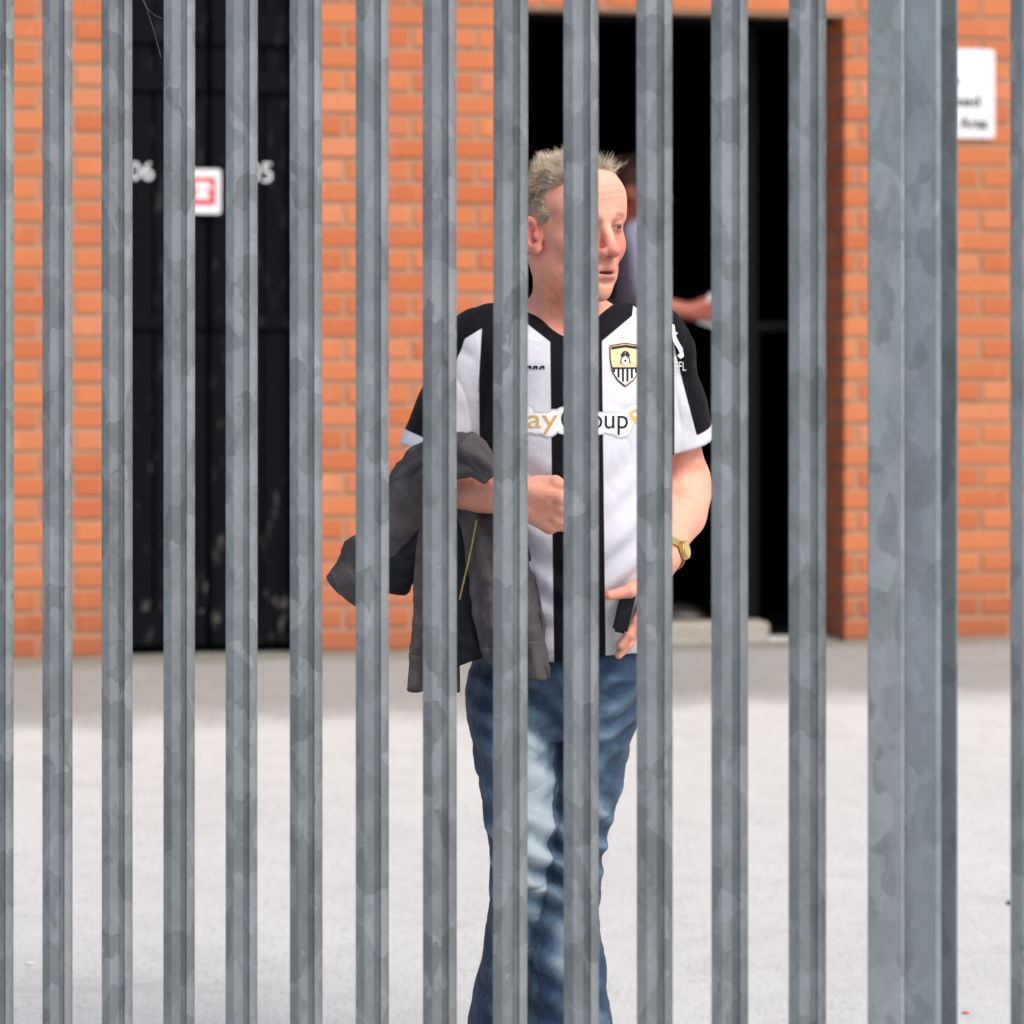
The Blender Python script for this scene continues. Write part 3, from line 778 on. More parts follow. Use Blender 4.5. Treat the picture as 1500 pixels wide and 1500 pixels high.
# ---------------- shirt
g = Grid(np.array([-.36, -.24, .83]), np.array([.30, .20, 1.54]), .003)
g.loft(torso, .02); g.cap(NB + np.array([0, .01, -.005]), SR + np.array([0, 0, .002]), .056, .060, .03); g.cap(NB + np.array([0, .01, -.005]), SLf + np.array([0, 0, .002]), .056, .060, .03)
SRe = SR + (ER - SR) * .80; SLe = SLf + (EL - SLf) * .66
g.cap(SR, SRe, .062, .066, .03); g.cap(SLf, SLe, .062, .070, .03)
for A_, B_, fr_ in ((SR, ER, .80), (SLf, EL, .66)):                # open sleeve ends
    u = unit(B_ - A_); e_ = A_ + (B_ - A_) * fr_
    def cut(X, Y, Z, u=u, e_=e_): 
        d = -((X - e_[0]) * u[0] + (Y - e_[1]) * u[1] + (Z - e_[2]) * u[2])
        r_ = np.sqrt((X - e_[0])**2 + (Y - e_[1])**2 + (Z - e_[2])**2) - .105
        return np.maximum(d, r_)
    g.put(cut, e_ - .11, e_ + .11, .003, 's')
    g.cap(e_ - u * .03, e_ + u * .05, .053 if fr_ > .7 else .058, .06 if fr_ > .7 else .062, .003, 's')
ZV = P_(843, 500, -.1)[2]; XV = P_(843, 500, -.1)[0]
def vneck(X, Y, Z): return np.maximum(np.maximum((ZV + np.abs(X - XV) * .80 - Z) * .78, Y - .02), np.abs(X - XV) - .085)
g.put(vneck, (-.12, -.25, ZV - .01), (.12, .05, 1.56), .004, 's')
g.cap(hp(0, -.030, -.075), NB, .058, .066, .004, 's')
hemc = P_(830, 944, -.14)[2]
V, Q = g.nets(); V = relax(V, Q, 3, .5); N = normals(V, Q)
# drape: diagonal folds from chest and armpits, soft bunching at the waist
x_, y_, z_ = V.T
zq = 1717 - z_ * 840; frontw = sst(-N[:, 1], -.2, .5)
fold = wav(V, 26, 21, aniso=(1.6, .6, .9)) * .0055 + wav(V, 60, 22, aniso=(1.2, .6, .8)) * .0026
pull = np.sin((z_ - .75 * np.abs(x_) ) * 95 + 2 * wav(V, 14, 24)) * .0042 * sst(z_, .95, 1.02) * sst(-z_, -1.30, -1.15)
waist = np.sin(z_ * 120 + 3 * wav(V, 12, 25)) * .004 * sst(-z_, -1.05, -.93)
fold = fold + (crease(V, 22, 26, .16, (1.3, .5, .9)) * .0060 + crease(V, 40, 27, .14, (1.3, .5, .8)) * .0032) * sst(wav(V, 9, 28), -.6, .5)
V = V + N * ((fold + (pull + waist) * frontw)[:, None])
me = npmesh('shirt', V, Q); bvh_shirt = BVHTree.FromPolygons([tuple(v) for v in V], [tuple(map(int, q)) for q in Q])
# signed distance (photo px) to the black areas of the knit
def projx(V): 
    Wd = V + base; return 750 + F * Wd[:, 0] / Wd[:, 1], HZ - (Wd[:, 2] - EYE) * F / Wd[:, 1]
qx, qy = projx(V); cxl = 845 + (qy - 600) * .012; d = np.abs(qx - cxl)
bl = np.minimum(d - 38, np.abs(d - 122) - 21)
dR = seg_dist(V, SR, ER); dL = seg_dist(V, SLf, EL)
def sleeve(A_, B_, sgn, lim):
    u = unit(B_ - A_); out = np.array([sgn, 0, 0]); out = unit(out - u * (out @ u)); r = V - A_; t = r @ u; r = r - t[:, None] * u
    o = (r @ out) / np.maximum(np.linalg.norm(r, axis=1), 1e-6); tl = np.linalg.norm(B_ - A_) * lim
    s_ = (.42 - o) * 50
    s_ = np.minimum(s_, (y_ * 840 - 5) * -1 if False else s_)
    hemw = (t - (tl - .028)) * 840                       # white hem band
    return np.maximum(s_, hemw), t, o
sR, tR, oR = sleeve(SR, ER, -1, .80); sL, tL, oL = sleeve(SLf, EL, 1, .66)
wR = (qx < 706 + (qy - 480) * -.06) & (tR > -.03) ; wL = (qx > 988) & (tL > -.03)
eR = 706 + (qy - 480) * -.06 - qx; nR = (tR > -.03) & (dR < .10)
bl = np.where(nR, np.where(eR > 0, np.where(sR > 0, np.minimum(sR, eR), sR), np.where(bl < 0, np.maximum(bl, eR), bl)), bl); sL = np.maximum(np.interp(qy, [440, 480, 520, 560, 640, 700], [972, 982, 990, 1000, 1021, 1030]) - qx, (tL - (np.linalg.norm(EL - SLf) * .66 - .022)) * 840)
eL = qx - 988; nL = (tL > -.03) & (dL < .10)
bl = np.where(nL, np.where(eL > 0, np.where(sL > 0, np.minimum(sL, eL), sL), np.where(bl < 0, np.maximum(bl, -np.abs(eL)), bl)), bl)
yoke = qy - (447 + np.maximum(d - 83, 0) * .62); yoke = np.where((d > 165) & (qy > 500), 50, yoke)
bl = np.minimum(bl, yoke)
colr = (ZV + np.abs(V[:, 0] - XV) * .80 - V[:, 2]) * 840 - 30; bl = np.minimum(bl, np.where((d < 84) & (y_ < .03), colr, 60))
nk = (np.linalg.norm(V[:, :2] - NB[:2], axis=1) * 840 - 78); bl = np.minimum(bl, np.where(V[:, 2] > 1.455, nk, 60))
fattr(me, 'blk', bl)
m = M('striped_jersey'); v = m.coord('Object'); wv = m.noise(m.coord('Object', (1, 1, 1)), 900, 1, .5)
t = m.ramp(m.attr('blk'), -.9, .9)
col = m.mix(t, (.0055, .0048, .0070), (.63, .63, .685)); m.bump(m.math('ADD', wv, m.math('MULTIPLY', m.noise(v, 45, 4, .6), 3.0)), .35, .0022)
MSH = m.base(col, .78, .12); m.b.inputs['Sheen Weight'].default_value = .03
shirt = mesh_obj('shirt', me, MSH, man, smooth=True)

# prints: shapes given in photo px, wrapped on the cloth
CAMO = Vector((0, 0, EYE)) - Vector(base)
def wrap(name, me, mat, lift, parent=shirt, maxlen=9):
    bm = bmesh.new(); bm.from_mesh(me); bmesh.ops.triangulate(bm, faces=bm.faces)
    for _ in range(4):
        es = [e for e in bm.edges if e.calc_length() > maxlen]
        if not es: break
        bmesh.ops.subdivide_edges(bm, edges=es, cuts=1); bmesh.ops.triangulate(bm, faces=bm.faces)
    for v in bm.verts:
        dr = Vector(((v.co.x - 750) / F, 1, (HZ - v.co.y) / F)).normalized()
        loc, no, i, ds = bvh_shirt.ray_cast(CAMO, dr)
        v.co = (loc if loc is not None else CAMO + dr * (PY - .13)) - dr * lift
    me2 = bm_mesh(name, bm); return mesh_obj(name, me2, mat, parent)
def px_text(body, x0, x1, y0, y1, offset=0., ref=None):
    me = text_mesh(body, offset=offset); a_ = np.zeros(len(me.vertices) * 3, np.float32); me.vertices.foreach_get('co', a_); a_ = a_.reshape(-1, 3)
    if ref is None: ref = (a_.min(0), a_.max(0))
    lo, hi = ref; a_[:, 0] = x0 + (a_[:, 0] - lo[0]) / (hi[0] - lo[0]) * (x1 - x0); a_[:, 1] = y1 - (a_[:, 1] - lo[1]) / (hi[1] - lo[1]) * (y1 - y0); a_[:, 2] = 0
    me.vertices.foreach_set('co', a_.ravel()); me.update(); return me, ref
def px_poly(pts):
    me = bpy.data.meshes.new('p'); me.from_pydata([(p[0], p[1], 0) for p in pts], [], [tuple(range(len(pts)))]); me.update(); return me
MWP = plain('white_print', (.80, .80, .80), .5, .3, .02); MGP = plain('grey_print', (.52, .54, .55), .5, .3, .02)
MGOLD = plain('gold_print', (.60, .38, .12), .5, .3, .08); MCR = plain('cream_print', (.74, .56, .31), .5, .3, .04); MBP = plain('ink_print', (.016, .016, .02), .6, .2)
def rounded_run(cs, r, n=10):
    """white cloud behind the sponsor's name: union outline of overlapping discs, drawn as separate fans"""
    me = bpy.data.meshes.new('c'); v = []; f = []
    for (cx_, cy_, rr_) in cs:
        b0 = len(v); v += [(cx_ + (rr_ + r) * math.cos(t * 2 * math.pi / n), cy_ + (rr_ + r) * math.sin(t * 2 * math.pi / n), 0) for t in range(n)]; f.append(tuple(b0 + i for i in range(n)))
    me.from_pydata(v, [], f); me.update(); return me
cl = [(754, 610, 18), (768, 618, 17), (785, 620, 15), (803, 624, 15), (812, 618, 12), (828, 616, 19), (845, 619, 14), (858, 620, 14), (878, 620, 15), (895, 620, 15), (910, 625, 15), (918, 612, 13), (928, 606, 13), (770, 606, 12), (812, 610, 9), (862, 612, 10)]
for dx in range(760, 915, 9): cl.append((dx, 617, 12))
wrap('print_outline', rounded_run(cl, 2.2, 16), MGP, .0012); wrap('print_backing', rounded_run(cl, 0, 16), MWP, .0018)
t1, rf = px_text('Pay', 748, 817, 599, 636); wrap('sponsor_name', t1, MGOLD, .0026)
t1, rf = px_text('Group', 822, 920, 599, 637); wrap('sponsor_name', t1, MBP, .0026)
wrap('sponsor_mark', px_poly([(922, 604), (930, 599), (939, 603), (939, 614), (931, 619), (923, 614)]), MGOLD, .0024)
wrap('sponsor_mark', px_poly([(926, 607), (930, 604), (934, 607), (930, 611)]), MWP, .0030)
sh = [(893, 506), (903, 504), (916, 502), (929, 504), (939, 506), (940, 525), (936, 545), (928, 558), (916, 567), (905, 558), (897, 545), (893, 525)]
ins = lambda k: [(916 + (x - 916) * k, 533 + (y - 533) * k) for x, y in sh]
wrap('crest', px_poly(sh), MBP, .0016); wrap('crest_rim', px_poly(ins(.95)), MGOLD, .0021); wrap('crest_field', px_poly([p for p in ins(.90)]), MCR, .0026)
wrap('crest_band', px_poly([(895.5, 508), (916, 505), (937.5, 508), (937, 512), (916, 509), (895.8, 512)]), MBP, .0031)
wrap('crest_base', px_poly([(896.5, 540), (936.5, 540), (933.5, 547), (926.5, 556), (916, 564), (906, 556), (899.5, 547)]), MWP, .0031)
for i, (x0, yb) in enumerate(((899.5, 545), (906, 553), (912.5, 559), (919, 559), (925.5, 554), (931.5, 547))):
    wrap('crest_stripe', px_poly([(x0 - 1.5, 540), (x0 + 1.7, 540), (x0 + 1.7, yb), (x0 - 1.5, yb)]), MBP, .0036)
wrap('crest_line', px_poly([(896, 538), (937, 538), (937, 540.5), (896, 540.5)]), MBP, .0038)
for sx in (-1, 1): wrap('crest_bird', px_poly([(916 + sx * q, y) for q, y in ((.3, 513), (4.5, 516), (7.5, 521), (5.5, 521.5), (8, 533), (5.8, 531), (4, 523.5), (.3, 521))]), MBP, .0034)
ball = [(916 + 5.6 * math.cos(t * .5236), 528.5 + 5.6 * math.sin(t * .5236)) for t in range(12)]
wrap('crest_ball', px_poly(ball), MWP, .0040); wrap('crest_ball_spot', px_poly([(916 + 2 * math.cos(t * 1.2566), 528.5 + 2 * math.sin(t * 1.2566)) for t in range(5)]), MBP, .0044)
wrap('crest_star', px_poly([(912.5 + (3.4 if t % 2 == 0 else 1.4) * math.sin(t * .6283), 493 - (3.4 if t % 2 == 0 else 1.4) * math.cos(t * .6283)) for t in range(10)]), MCR, .002)
for x0 in (752, 762, 771, 780, 790): wrap('maker_mark', px_poly([(x0, 541), (x0 + 1, 536.5), (x0 + 5, 535.5), (x0 + 7.5, 536), (x0 + 8, 540.5), (x0 + 6, 541), (x0 + 5, 538.5), (x0 + 3, 538.5), (x0 + 2.5, 541)]), MBP, .0018)
wrap('sleeve_badge', px_poly([(984, 474), (988, 476), (990, 492), (995, 502), (1000, 510), (1002, 522), (997, 526), (992, 521), (996, 517), (991, 508), (986, 500), (984, 488)]), MWP, .002); t1, rf = px_text('EFL', 988, 1005, 530, 543); wrap('sleeve_badge', t1, MWP, .002)

# ---------------- jeans
g = Grid(np.array([-.24, -.24, -.01]), np.array([.19, .22, .96]), .0035)
g.loft(lp([(915, 700, 956, -.012, .122), (950, 694, 957, -.012, .124), (1000, 684, 952, -.01, .128), (1040, 682, 944, -.005, .126), (1075, 690, 930, 0, .11)]), .02)
RL = [(985, 686, 822, -.01, .112), (1030, 680, 824, -.02, .106), (1100, 692, 823, -.03, .098), (1180, 707, 822, -.04, .088), (1255, 719, 818, -.045, .078), (1330, 714, 806, -.03, .080), (1400, 703, 792, -.01, .086), (1500, 684, 782, .015, .098), (1600, 673, 780, .03, .106), (1692, 668, 780, .03, .112)]
LL = [(985, 816, 954, -.01, .112), (1060, 816, 934, -.01, .104), (1150, 806, 913, -.015, .092), (1200, 800, 899, -.02, .085), (1250, 794, 884, -.03, .078), (1330, 782, 878, -.045, .080), (1400, 774, 887, -.055, .086), (1500, 768, 900, -.06, .098), (1600, 766, 906, -.06, .106), (1692, 764, 910, -.06, .112)]
g.loft(lp(RL), .012); g.loft(lp(LL), .006)
for LG in (RL, LL):
    zz, cx_, cy_, rx_, ry_ = sorted(lp(LG))[0]; g.ell((cx_, cy_, zz - .01), (rx_ * .93, ry_ * .93, .05), None, .003, 's')
V, Q = g.nets(); V = relax(V, Q, 3, .5); N = normals(V, Q); x_, y_, z_ = V.T; qx, qy = projx(V)
fr_ = sst(-N[:, 1], -.3, .5)
kneeR = np.exp(-((qy - 1262) / 75)**2); low = sst(qy, 1380, 1600); hip = np.exp(-((qy - 1040) / 70)**2)
f1 = np.sin(z_ * 105 + x_ * 40 + 2.2 * wav(V, 16, 31)) * (.0055 * kneeR + .0028 * low + .0018) * fr_**2
f2 = np.sin((z_ - .6 * np.abs(x_ - P_(822, 1100)[0])) * 130 + 2 * wav(V, 15, 32)) * .0035 * hip * fr_
f3 = wav(V, 22, 33) * .0030 + wav(V, 75, 34) * .0014
f3 = f3 + crease(V, 34, 37, .2, (.6, .6, 1.3)) * .0030 + crease(V, 75, 38, .2, (.6, .6, 1.3)) * .0014
V = V + N * (f1 + f2 + f3)[:, None]
me = npmesh('jeans', V, Q); shd = f1 + f2 + f3
rlx = np.interp(qy, [r[0] for r in RL], [(r[1] + r[2]) / 2 for r in RL]); llx = np.interp(qy, [r[0] for r in LL], [(r[1] + r[2]) / 2 for r in LL])
isR = np.abs(qx - rlx) < np.abs(qx - llx); cxx = np.where(isR, rlx + 14, llx + 12)
fade = np.exp(-((qx - cxx) / 36)**2) * fr_ * np.exp(-((qy - np.where(isR, 1165, 1130)) / np.where(isR, 120, 105))**2) * np.where(isR, 1.25, .5)
fade = fade + .42 * np.exp(-((qx - cxx) / 50)**2) * fr_ * sst(qy, 1220, 1400)
fade = fade + shd * 45 * fr_ + .12 * wav(V, 45, 36)
fattr(me, 'fade', np.clip(fade, 0, 1))
sideline = np.minimum(np.abs(qx - np.where(isR, np.interp(qy, [r[0] for r in RL], [r[1] + 13 for r in RL]), np.interp(qy, [r[0] for r in LL], [r[2] - 13 for r in LL]))), 60)
fattr(me, 'seam', np.where((N[:, 1] < .3) & isR, sideline, 60))
m = M('denim'); v = m.coord('Object'); tw = m.noise(m.coord('Object', (1, 1, .18)), 700, 2, .6); nz = m.noise(v, 40, 5, .65)
t = m.math('ADD', m.attr('fade'), m.math('MULTIPLY', m.math('SUBTRACT', nz, .5), .42), clamp=True); t = m.math('ADD', t, m.math('MULTIPLY', m.math('SUBTRACT', tw, .5), .25), clamp=True)
col = m.mix(m.ramp(t, 0, .45), (.020, .047, .090), (.105, .178, .258)); col = m.mix(m.ramp(t, .4, 1), col, (.40, .48, .52))
sm_ = m.ramp(m.attr('seam'), 1.0, 2.2, .15, 0); col = m.mix(sm_, col, (.035, .055, .085))
st_ = m.ramp(m.math('ABSOLUTE', m.math('SUBTRACT', m.attr('seam'), 3.6)), .3, .9, .10, 0); col = m.mix(st_, col, (.32, .36, .38))
m.bump(m.math('ADD', tw, m.math('MULTIPLY', nz, 1.2)), .4, .0014); MJ = m.base(col, .82, .2); m.b.inputs['Sheen Weight'].default_value = .1
jeans = mesh_obj('jeans', me, MJ, man, smooth=True)
# shoes
MSHOE = plain('black_leather', (.02, .018, .017), .4, .4)
for cx0, dy0, sgn in ((722, .03, -1), (838, -.06, 1)):
    g = Grid(np.array([-.10, -.26, -.005]), np.array([.10, .12, .14]), .004)
    g.ell((0, -.13, .030), (.046, .10, .040), None, .02); g.ell((0, .02, .034), (.037, .075, .045), None, .02); g.cap((0, .03, .05), (0, .035, .11), .038, .042, .02)
    g.put(lambda X, Y, Z: Z + 0 * X + 0 * Y - .002, (-.2, -.3, -.2), (.2, .2, .01), .002, 's')
    v2, q2 = g.nets(); v2 = relax(v2, q2, 2); me = npmesh('shoe', v2, q2)
    so = mesh_obj('shoe', me, MSHOE, man, smooth=True); p0 = P_(cx0, 1700, dy0); so.location = (p0[0], dy0, 0); so.rotation_euler = (0, 0, .12 * sgn)
    box('sole', MBLKM, so, -.042, .042, -.225, .085, 0, .012, bev=.005)

# wristwatch
u = unit(WL - EL); wc = EL + (WL - EL) * .93
wt = empty('wristwatch', tuple(wc)); wt.parent = man
mz = Vector(u).to_track_quat('Z', 'Y').to_euler()
bm = bmesh.new(); n = 28
ring = [[bm.verts.new((rr_ * math.cos(t * 2 * math.pi / n), rr_ * math.sin(t * 2 * math.pi / n), zz)) for t in range(n)] for rr_, zz in ((.0315, -.008), (.0335, -.008), (.0335, .008), (.0315, .008))]
for k in range(4):
    for t in range(n): bm.faces.new((ring[k][t], ring[k][(t + 1) % n], ring[(k + 1) % 4][(t + 1) % n], ring[(k + 1) % 4][t]))
bmesh.ops.recalc_face_normals(bm, faces=bm.faces)
MGW = plain('gold_metal', (.70, .48, .16), .28, .5, .1, 60, .85); MGF = plain('gold_dial', (.66, .50, .22), .3, .5, .1, 60, .3)
o = mesh_obj('strap', bm_mesh('strap', bm), MGW, wt); o.rotation_euler = mz
od = unit(np.array([.86, -.45, .15]) - u * (np.array([.86, -.45, .15]) @ u)); cdir = Vector(od).to_track_quat('Z', 'Y').to_euler()
bm = bmesh.new(); bmesh.ops.create_cone(bm, cap_ends=True, segments=28, radius1=.0175, radius2=.0155, depth=.008); bmesh.ops.bevel(bm, geom=bm.edges[:], offset=.001, segments=1, affect='EDGES')
o = mesh_obj('case', bm_mesh('case', bm), MGW, wt); o.location = od * .034; o.rotation_euler = cdir
bm = bmesh.new(); bmesh.ops.create_circle(bm, cap_ends=True, segments=28, radius=.0135); o = mesh_obj('dial', bm_mesh('dial', bm), MGF, wt); o.location = od * .0385; o.rotation_euler = cdir

# small black case between thumb and pocket
cc0 = P_(915, 893, -.155)
bm = bmesh.new(); add_box(bm, -.013, .013, -.007, .007, -.040, .036); bmesh.ops.bevel(bm, geom=bm.edges[:], offset=.0045, segments=2, affect='EDGES')
o = mesh_obj('black_case', bm_mesh('black_case', bm), plain('black_gloss', (.004, .005, .006), .3, .3)); o.location = cc0 + base; o.rotation_euler = (R(-8), R(14), 0)
tag(o, 'small black case held under the thumb at the jeans pocket', 'case')

# ---------------- jacket over the arm
m = M('charcoal_canvas'); v = m.coord('Object'); tw = m.noise(v, 620, 2, .6); nz = m.noise(v, 26, 5, .6)
col = m.mix(nz, (.060, .053, .056), (.165, .146, .148)); col = m.mix(m.math('MULTIPLY', tw, .5), col, (.055, .05, .052))
m.bump(m.math('ADD', m.math('MULTIPLY', tw, .5), m.math('MULTIPLY', m.noise(v, 48, 5, .7), 2.2)), .7, .004); MJK = m.base(col, .82, .2)
MLIN = plain('dark_lining', (.016, .018, .024), .7, .2, .3, 60, bump=.001); MZIP = plain('brass_zip', (.42, .29, .10), .4, .5, .2, 200, .5)
jacket = empty('jacket', tuple(base)); tag(jacket, 'charcoal grey canvas jacket draped over the forearm of the person in jeans', 'jacket')
def ridge(t): return 1 - np.abs(np.sin(t))**.8 * 2
def cloth(name, fn, nu, nv, mat, parent, seed, th=.006, closed=False, amp=1.):
    u, v_ = np.meshgrid(np.linspace(0, 1, nu + 1)[:-1] if closed else np.linspace(0, 1, nu), np.linspace(0, 1, nv)); cu = u.shape[1]
    Pq = fn(u.ravel(), v_.ravel()); f = []
    for j in range(nv - 1):
        for i in range(cu if closed else cu - 1):
            k = (i + 1) % cu; f.append((j * cu + i, j * cu + k, (j + 1) * cu + k, (j + 1) * cu + i))
    f = np.array(f); Nn = normals(Pq, f)
    Pq = Pq + Nn * ((wav(Pq, 55, seed) * .0032 + wav(Pq, 130, seed + 1) * .0012 + crease(Pq, 36, seed + 2, .2) * .0060 + crease(Pq, 80, seed + 3, .2) * .0026) * amp)[:, None]
    me = npmesh(name, Pq, f); o = mesh_obj(name, me, mat, parent, smooth=True)
    md = o.modifiers.new('thickness', 'SOLIDIFY'); md.thickness = th; md.offset = 0
    return o
ip = np.interp
def hang(lx, rx, y0, yb, dep, A, n, ph, tw=0.):
    def fn(u, v_):
        l = ip(v_, [q[0] for q in lx], [q[1] for q in lx]); r = ip(v_, [q[0] for q in rx], [q[1] for q in rx])
        y = y0 + v_ * (yb(u) - y0); d = ip(v_, [q[0] for q in dep], [q[1] for q in dep])
        t = 2 * math.pi * n * u + ph + tw * v_ + .5 * np.sin(5 * v_ + 2 * u); am = A * (.35 + .65 * v_)
        d = d + am * (np.sin(t) + .35 * np.sin(2 * t + .8)); xx = l + (r - l) * u + 840 * am * .35 * np.cos(t) * (u * (1 - u) * 4)
        return np.stack([(xx - 750) / F * (PY + d) - base[0], d, EYE + (HZ - y) / F * (PY + d)], 1)
    return fn
fB = hang([(0, 660), (.15, 676), (.4, 688), (.6, 692), (.8, 706), (1, 738)], [(0, 748), (.15, 766), (.4, 783), (.7, 797), (1, 806)], 735, lambda u: 1006 - 16 * u + 4 * np.sin(u * 9), [(0, -.115), (.2, -.160), (1, -.178)], .014, 2.1, .6, 1.1)
front = cloth('front_panel', fB, 60, 90, MJK, jacket, 61)
fA = hang([(0, 618), (.3, 608), (.6, 606), (1, 597)], [(0, 700), (.3, 684), (.7, 672), (1, 673)], 735, lambda u: 1010 + 3 * np.sin(u * 8), [(0, -.09), (.2, -.112), (1, -.118)], .010, 1.3, 2.2, -.8)
backp = cloth('back_panel', fA, 50, 90, MJK, jacket, 63)
fC = hang([(0, 642), (.5, 645), (1, 652)], [(0, 730), (1, 722)], 735, lambda u: 985 - 30 * u, [(0, -.10), (.2, -.132), (1, -.142)], .006, 1.2, 1., .5)
lin_p = cloth('lining', fC, 30, 50, MLIN, jacket, 65, .004)
def hemband(fn, v0, v1, name, parent, seed):
    def g_(u, v_):
        p = fn(u, v0 + (v1 - v0) * v_); p[:, 1] -= .0042; return p
    return cloth(name, g_, 60, 14, MJK, parent, seed, .004)
def seam_line(fn, v0, name, parent):
    u = np.linspace(.02, .98, 40); p = fn(u, np.full(40, v0)); p[:, 1] -= .0065
    mesh_obj(name, tube_mesh(name, p, .0012, 5), MLIN, parent)
hemband(fB, .78, 1.003, 'hem_band', front, 61); hemband(fA, .81, 1.003, 'hem_band', backp, 63)
zz = [P_(698, 762, -.172), P_(691, 800, -.176), P_(683, 835, -.176), P_(673, 878, -.170)]
mesh_obj('zip', tube_mesh('zip', zz, .0016, 6), MZIP, jacket)
SP = [P_(668, 722, -.128), P_(650, 716, -.108), P_(625, 722, -.082), P_(594, 752, -.07), P_(562, 800, -.066), P_(535, 836, -.058), P_(508, 868, -.046)]
SRr = [.052, .060, .064, .060, .052, .046, .0415]
def tube_fn(SP, SR_, flat, fold, seed, tw, nt_=1., nv_=8.):
    SPa = np.array(SP); n = len(SP); t_ = np.linspace(0, 1, n)
    def fn(u, v_):
        cpt = np.stack([ip(v_, t_, SPa[:, k]) for k in range(3)], 1); e = .03
        dd = np.stack([ip(np.clip(v_ + e, 0, 1), t_, SPa[:, k]) - ip(np.clip(v_ - e, 0, 1), t_, SPa[:, k]) for k in range(3)], 1); dd /= np.linalg.norm(dd, axis=1)[:, None]
        b_ = np.cross(dd, np.array([0, -1., 0])); b_ /= np.linalg.norm(b_, axis=1)[:, None]; c_ = np.cross(b_, dd)
        r = ip(v_, t_, SR_); th_ = 2 * math.pi * u
        rr_ = r * (1 + fold * ridge(v_ * nv_ + nt_ * th_ + seed + .35 * tw * np.sin(v_ * 7 + th_)) * np.minimum(1, (1 - v_) * 5 + .15) * np.minimum(1, v_ * 6 + .1))
        return cpt + b_ * (rr_ * np.cos(th_))[:, None] + c_ * (rr_ * flat * np.sin(th_))[:, None]
    return fn
fS = tube_fn(SP, SRr, .72, .15, 1., 1.6, 1., 7.)
sleeve_o = cloth('sleeve', fS, 56, 110, MJK, jacket, 67, .005, True, .7)
fK = lambda u, v_: (lambda p, q: q + (p - q) * 1.05)(fS(u, .86 + .145 * v_), np.stack([ip(.86 + .145 * v_, np.linspace(0, 1, len(SP)), np.array(SP)[:, k]) for k in range(3)], 1))
cloth('cuff', fK, 48, 18, MJK, sleeve_o, 67, .004, True, .6)
fI = lambda u, v_: (lambda p, q: q + (p - q) * .90)(fS(u, .72 + .275 * v_), np.stack([ip(.72 + .275 * v_, np.linspace(0, 1, len(SP)), np.array(SP)[:, k]) for k in range(3)], 1))
cloth('sleeve_lining', fI, 40, 14, MLIN, sleeve_o, 69, .002, True, .3)
fR = tube_fn([P_(724, 694, -.228), P_(712, 680, -.226), P_(690, 664, -.205), P_(655, 662, -.16), P_(622, 682, -.105), P_(596, 712, -.07), P_(582, 738, -.055)], [.008, .017, .026, .030, .032, .032, .028], .85, .20, 2., 1.4, 2.5, 2.5)
roll = cloth('collar_roll', fR, 40, 90, MJK, jacket, 71, .004, True, .55)
fR2 = tube_fn([P_(716, 700, -.222), P_(690, 684, -.216), P_(658, 684, -.185), P_(626, 700, -.13), P_(600, 730, -.10)], [.008, .014, .020, .022, .018], .8, .14, 3., 1.2, 1.5, 2.)
cloth('fold', fR2, 30, 60, MJK, roll, 73, .004, True, .5)
fR3 = tube_fn([P_(640, 790, -.10), P_(606, 806, -.085), P_(586, 836, -.075), P_(580, 868, -.07)], [.020, .030, .032, .018], .7, .08, 4., 1.)
cloth('pocket_bag', fR3, 30, 40, MLIN, jacket, 75, .004, True, 1.)

# ------------------------------------------------------------------ second person inside the doorway, seen from the side
Y2 = 10.45; b2 = px(943, 900, Y2); b2[2] = GZ + .012
def P2(x, y, dy=0.): return px(x, y, Y2 + dy) - b2
other = empty('person', tuple(b2)); tag(other, 'person in pale lavender shirt standing in the dark doorway holding white paper', 'person')
ps2 = R(78); F2 = np.array([math.sin(ps2), -math.cos(ps2), 0]); A2 = np.stack([np.array([math.cos(ps2), math.sin(ps2), 0]), F2, np.array([0, 0, 1.])]); H2 = P2(936, 275)
hp2 = lambda a, b, c: H2 + a * A2[0] + b * A2[1] + c * A2[2]
g = Grid((-.3, -.32, 0.86), (.36, .32, 1.80), .0042); head(g, hp2, A2)
g.cap(hp2(0, -.03, -.08), P2(936, 338), .054, .058, .02)
sc_ = F / Y2
T2 = [(P2(940, y)[2], P2(x, y)[0], 0, rx, ry) for y, x, rx, ry in ((330, 936, .06, .09), (348, 936, .085, .18), (400, 939, .095, .19), (470, 943, .098, .175), (540, 943, .105, .17))]
g.loft([(z, x, y, rx - .008, ry - .008) for z, x, y, rx, ry in T2], .02)
s2, e2, w2 = P2(940, 352, -.19), P2(950, 446, -.23), P2(1012, 457, -.22); s3, e3, w3 = P2(940, 352, .19), P2(945, 452, .22), P2(955, 540, .2)
for A_, B_, C_ in ((s2, e2, w2), (s3, e3, w3)): g.cap(A_, B_, .05, .042, .02); g.cap(B_, C_, .043, .029, .02)
hand(g, w2, (1, 0, .05), (0, -.2, 1), (0, 1, 0), [(.5, .5, .3)] * 4, .03); hand(g, w3, (.15, 0, -1), (1, 0, 0), (0, -1, 0), [(.2, .3, .2)] * 4, .03)
v2, q2 = g.nets(); v2 = relax(v2, q2, 2); me = npmesh('body', v2, q2); l2 = (v2 - H2) @ A2.T; sk = np.tile(lin(150, 84, 66), (len(v2), 1)); hm2 = (l2[:, 2] > .0) & (l2[:, 1] < hair_lim(l2[:, 2])) & (l2[:, 2] > 0) & (v2[:, 2] > 1.5)
sk[hm2] = lin(70, 42, 32); cattr(me, 'col', sk); mesh_obj('body', me, MS, other, smooth=True)
n2 = normals(v2, q2); m = M('brown_hair'); MH2 = m.base(m.mix(m.attr('shade'), (.05, .025, .016), (.13, .07, .045)), .5, .3)
make_hair(v2, n2, hm2, l2, hp2, A2, 3000, 'hair', other, MH2, 5)
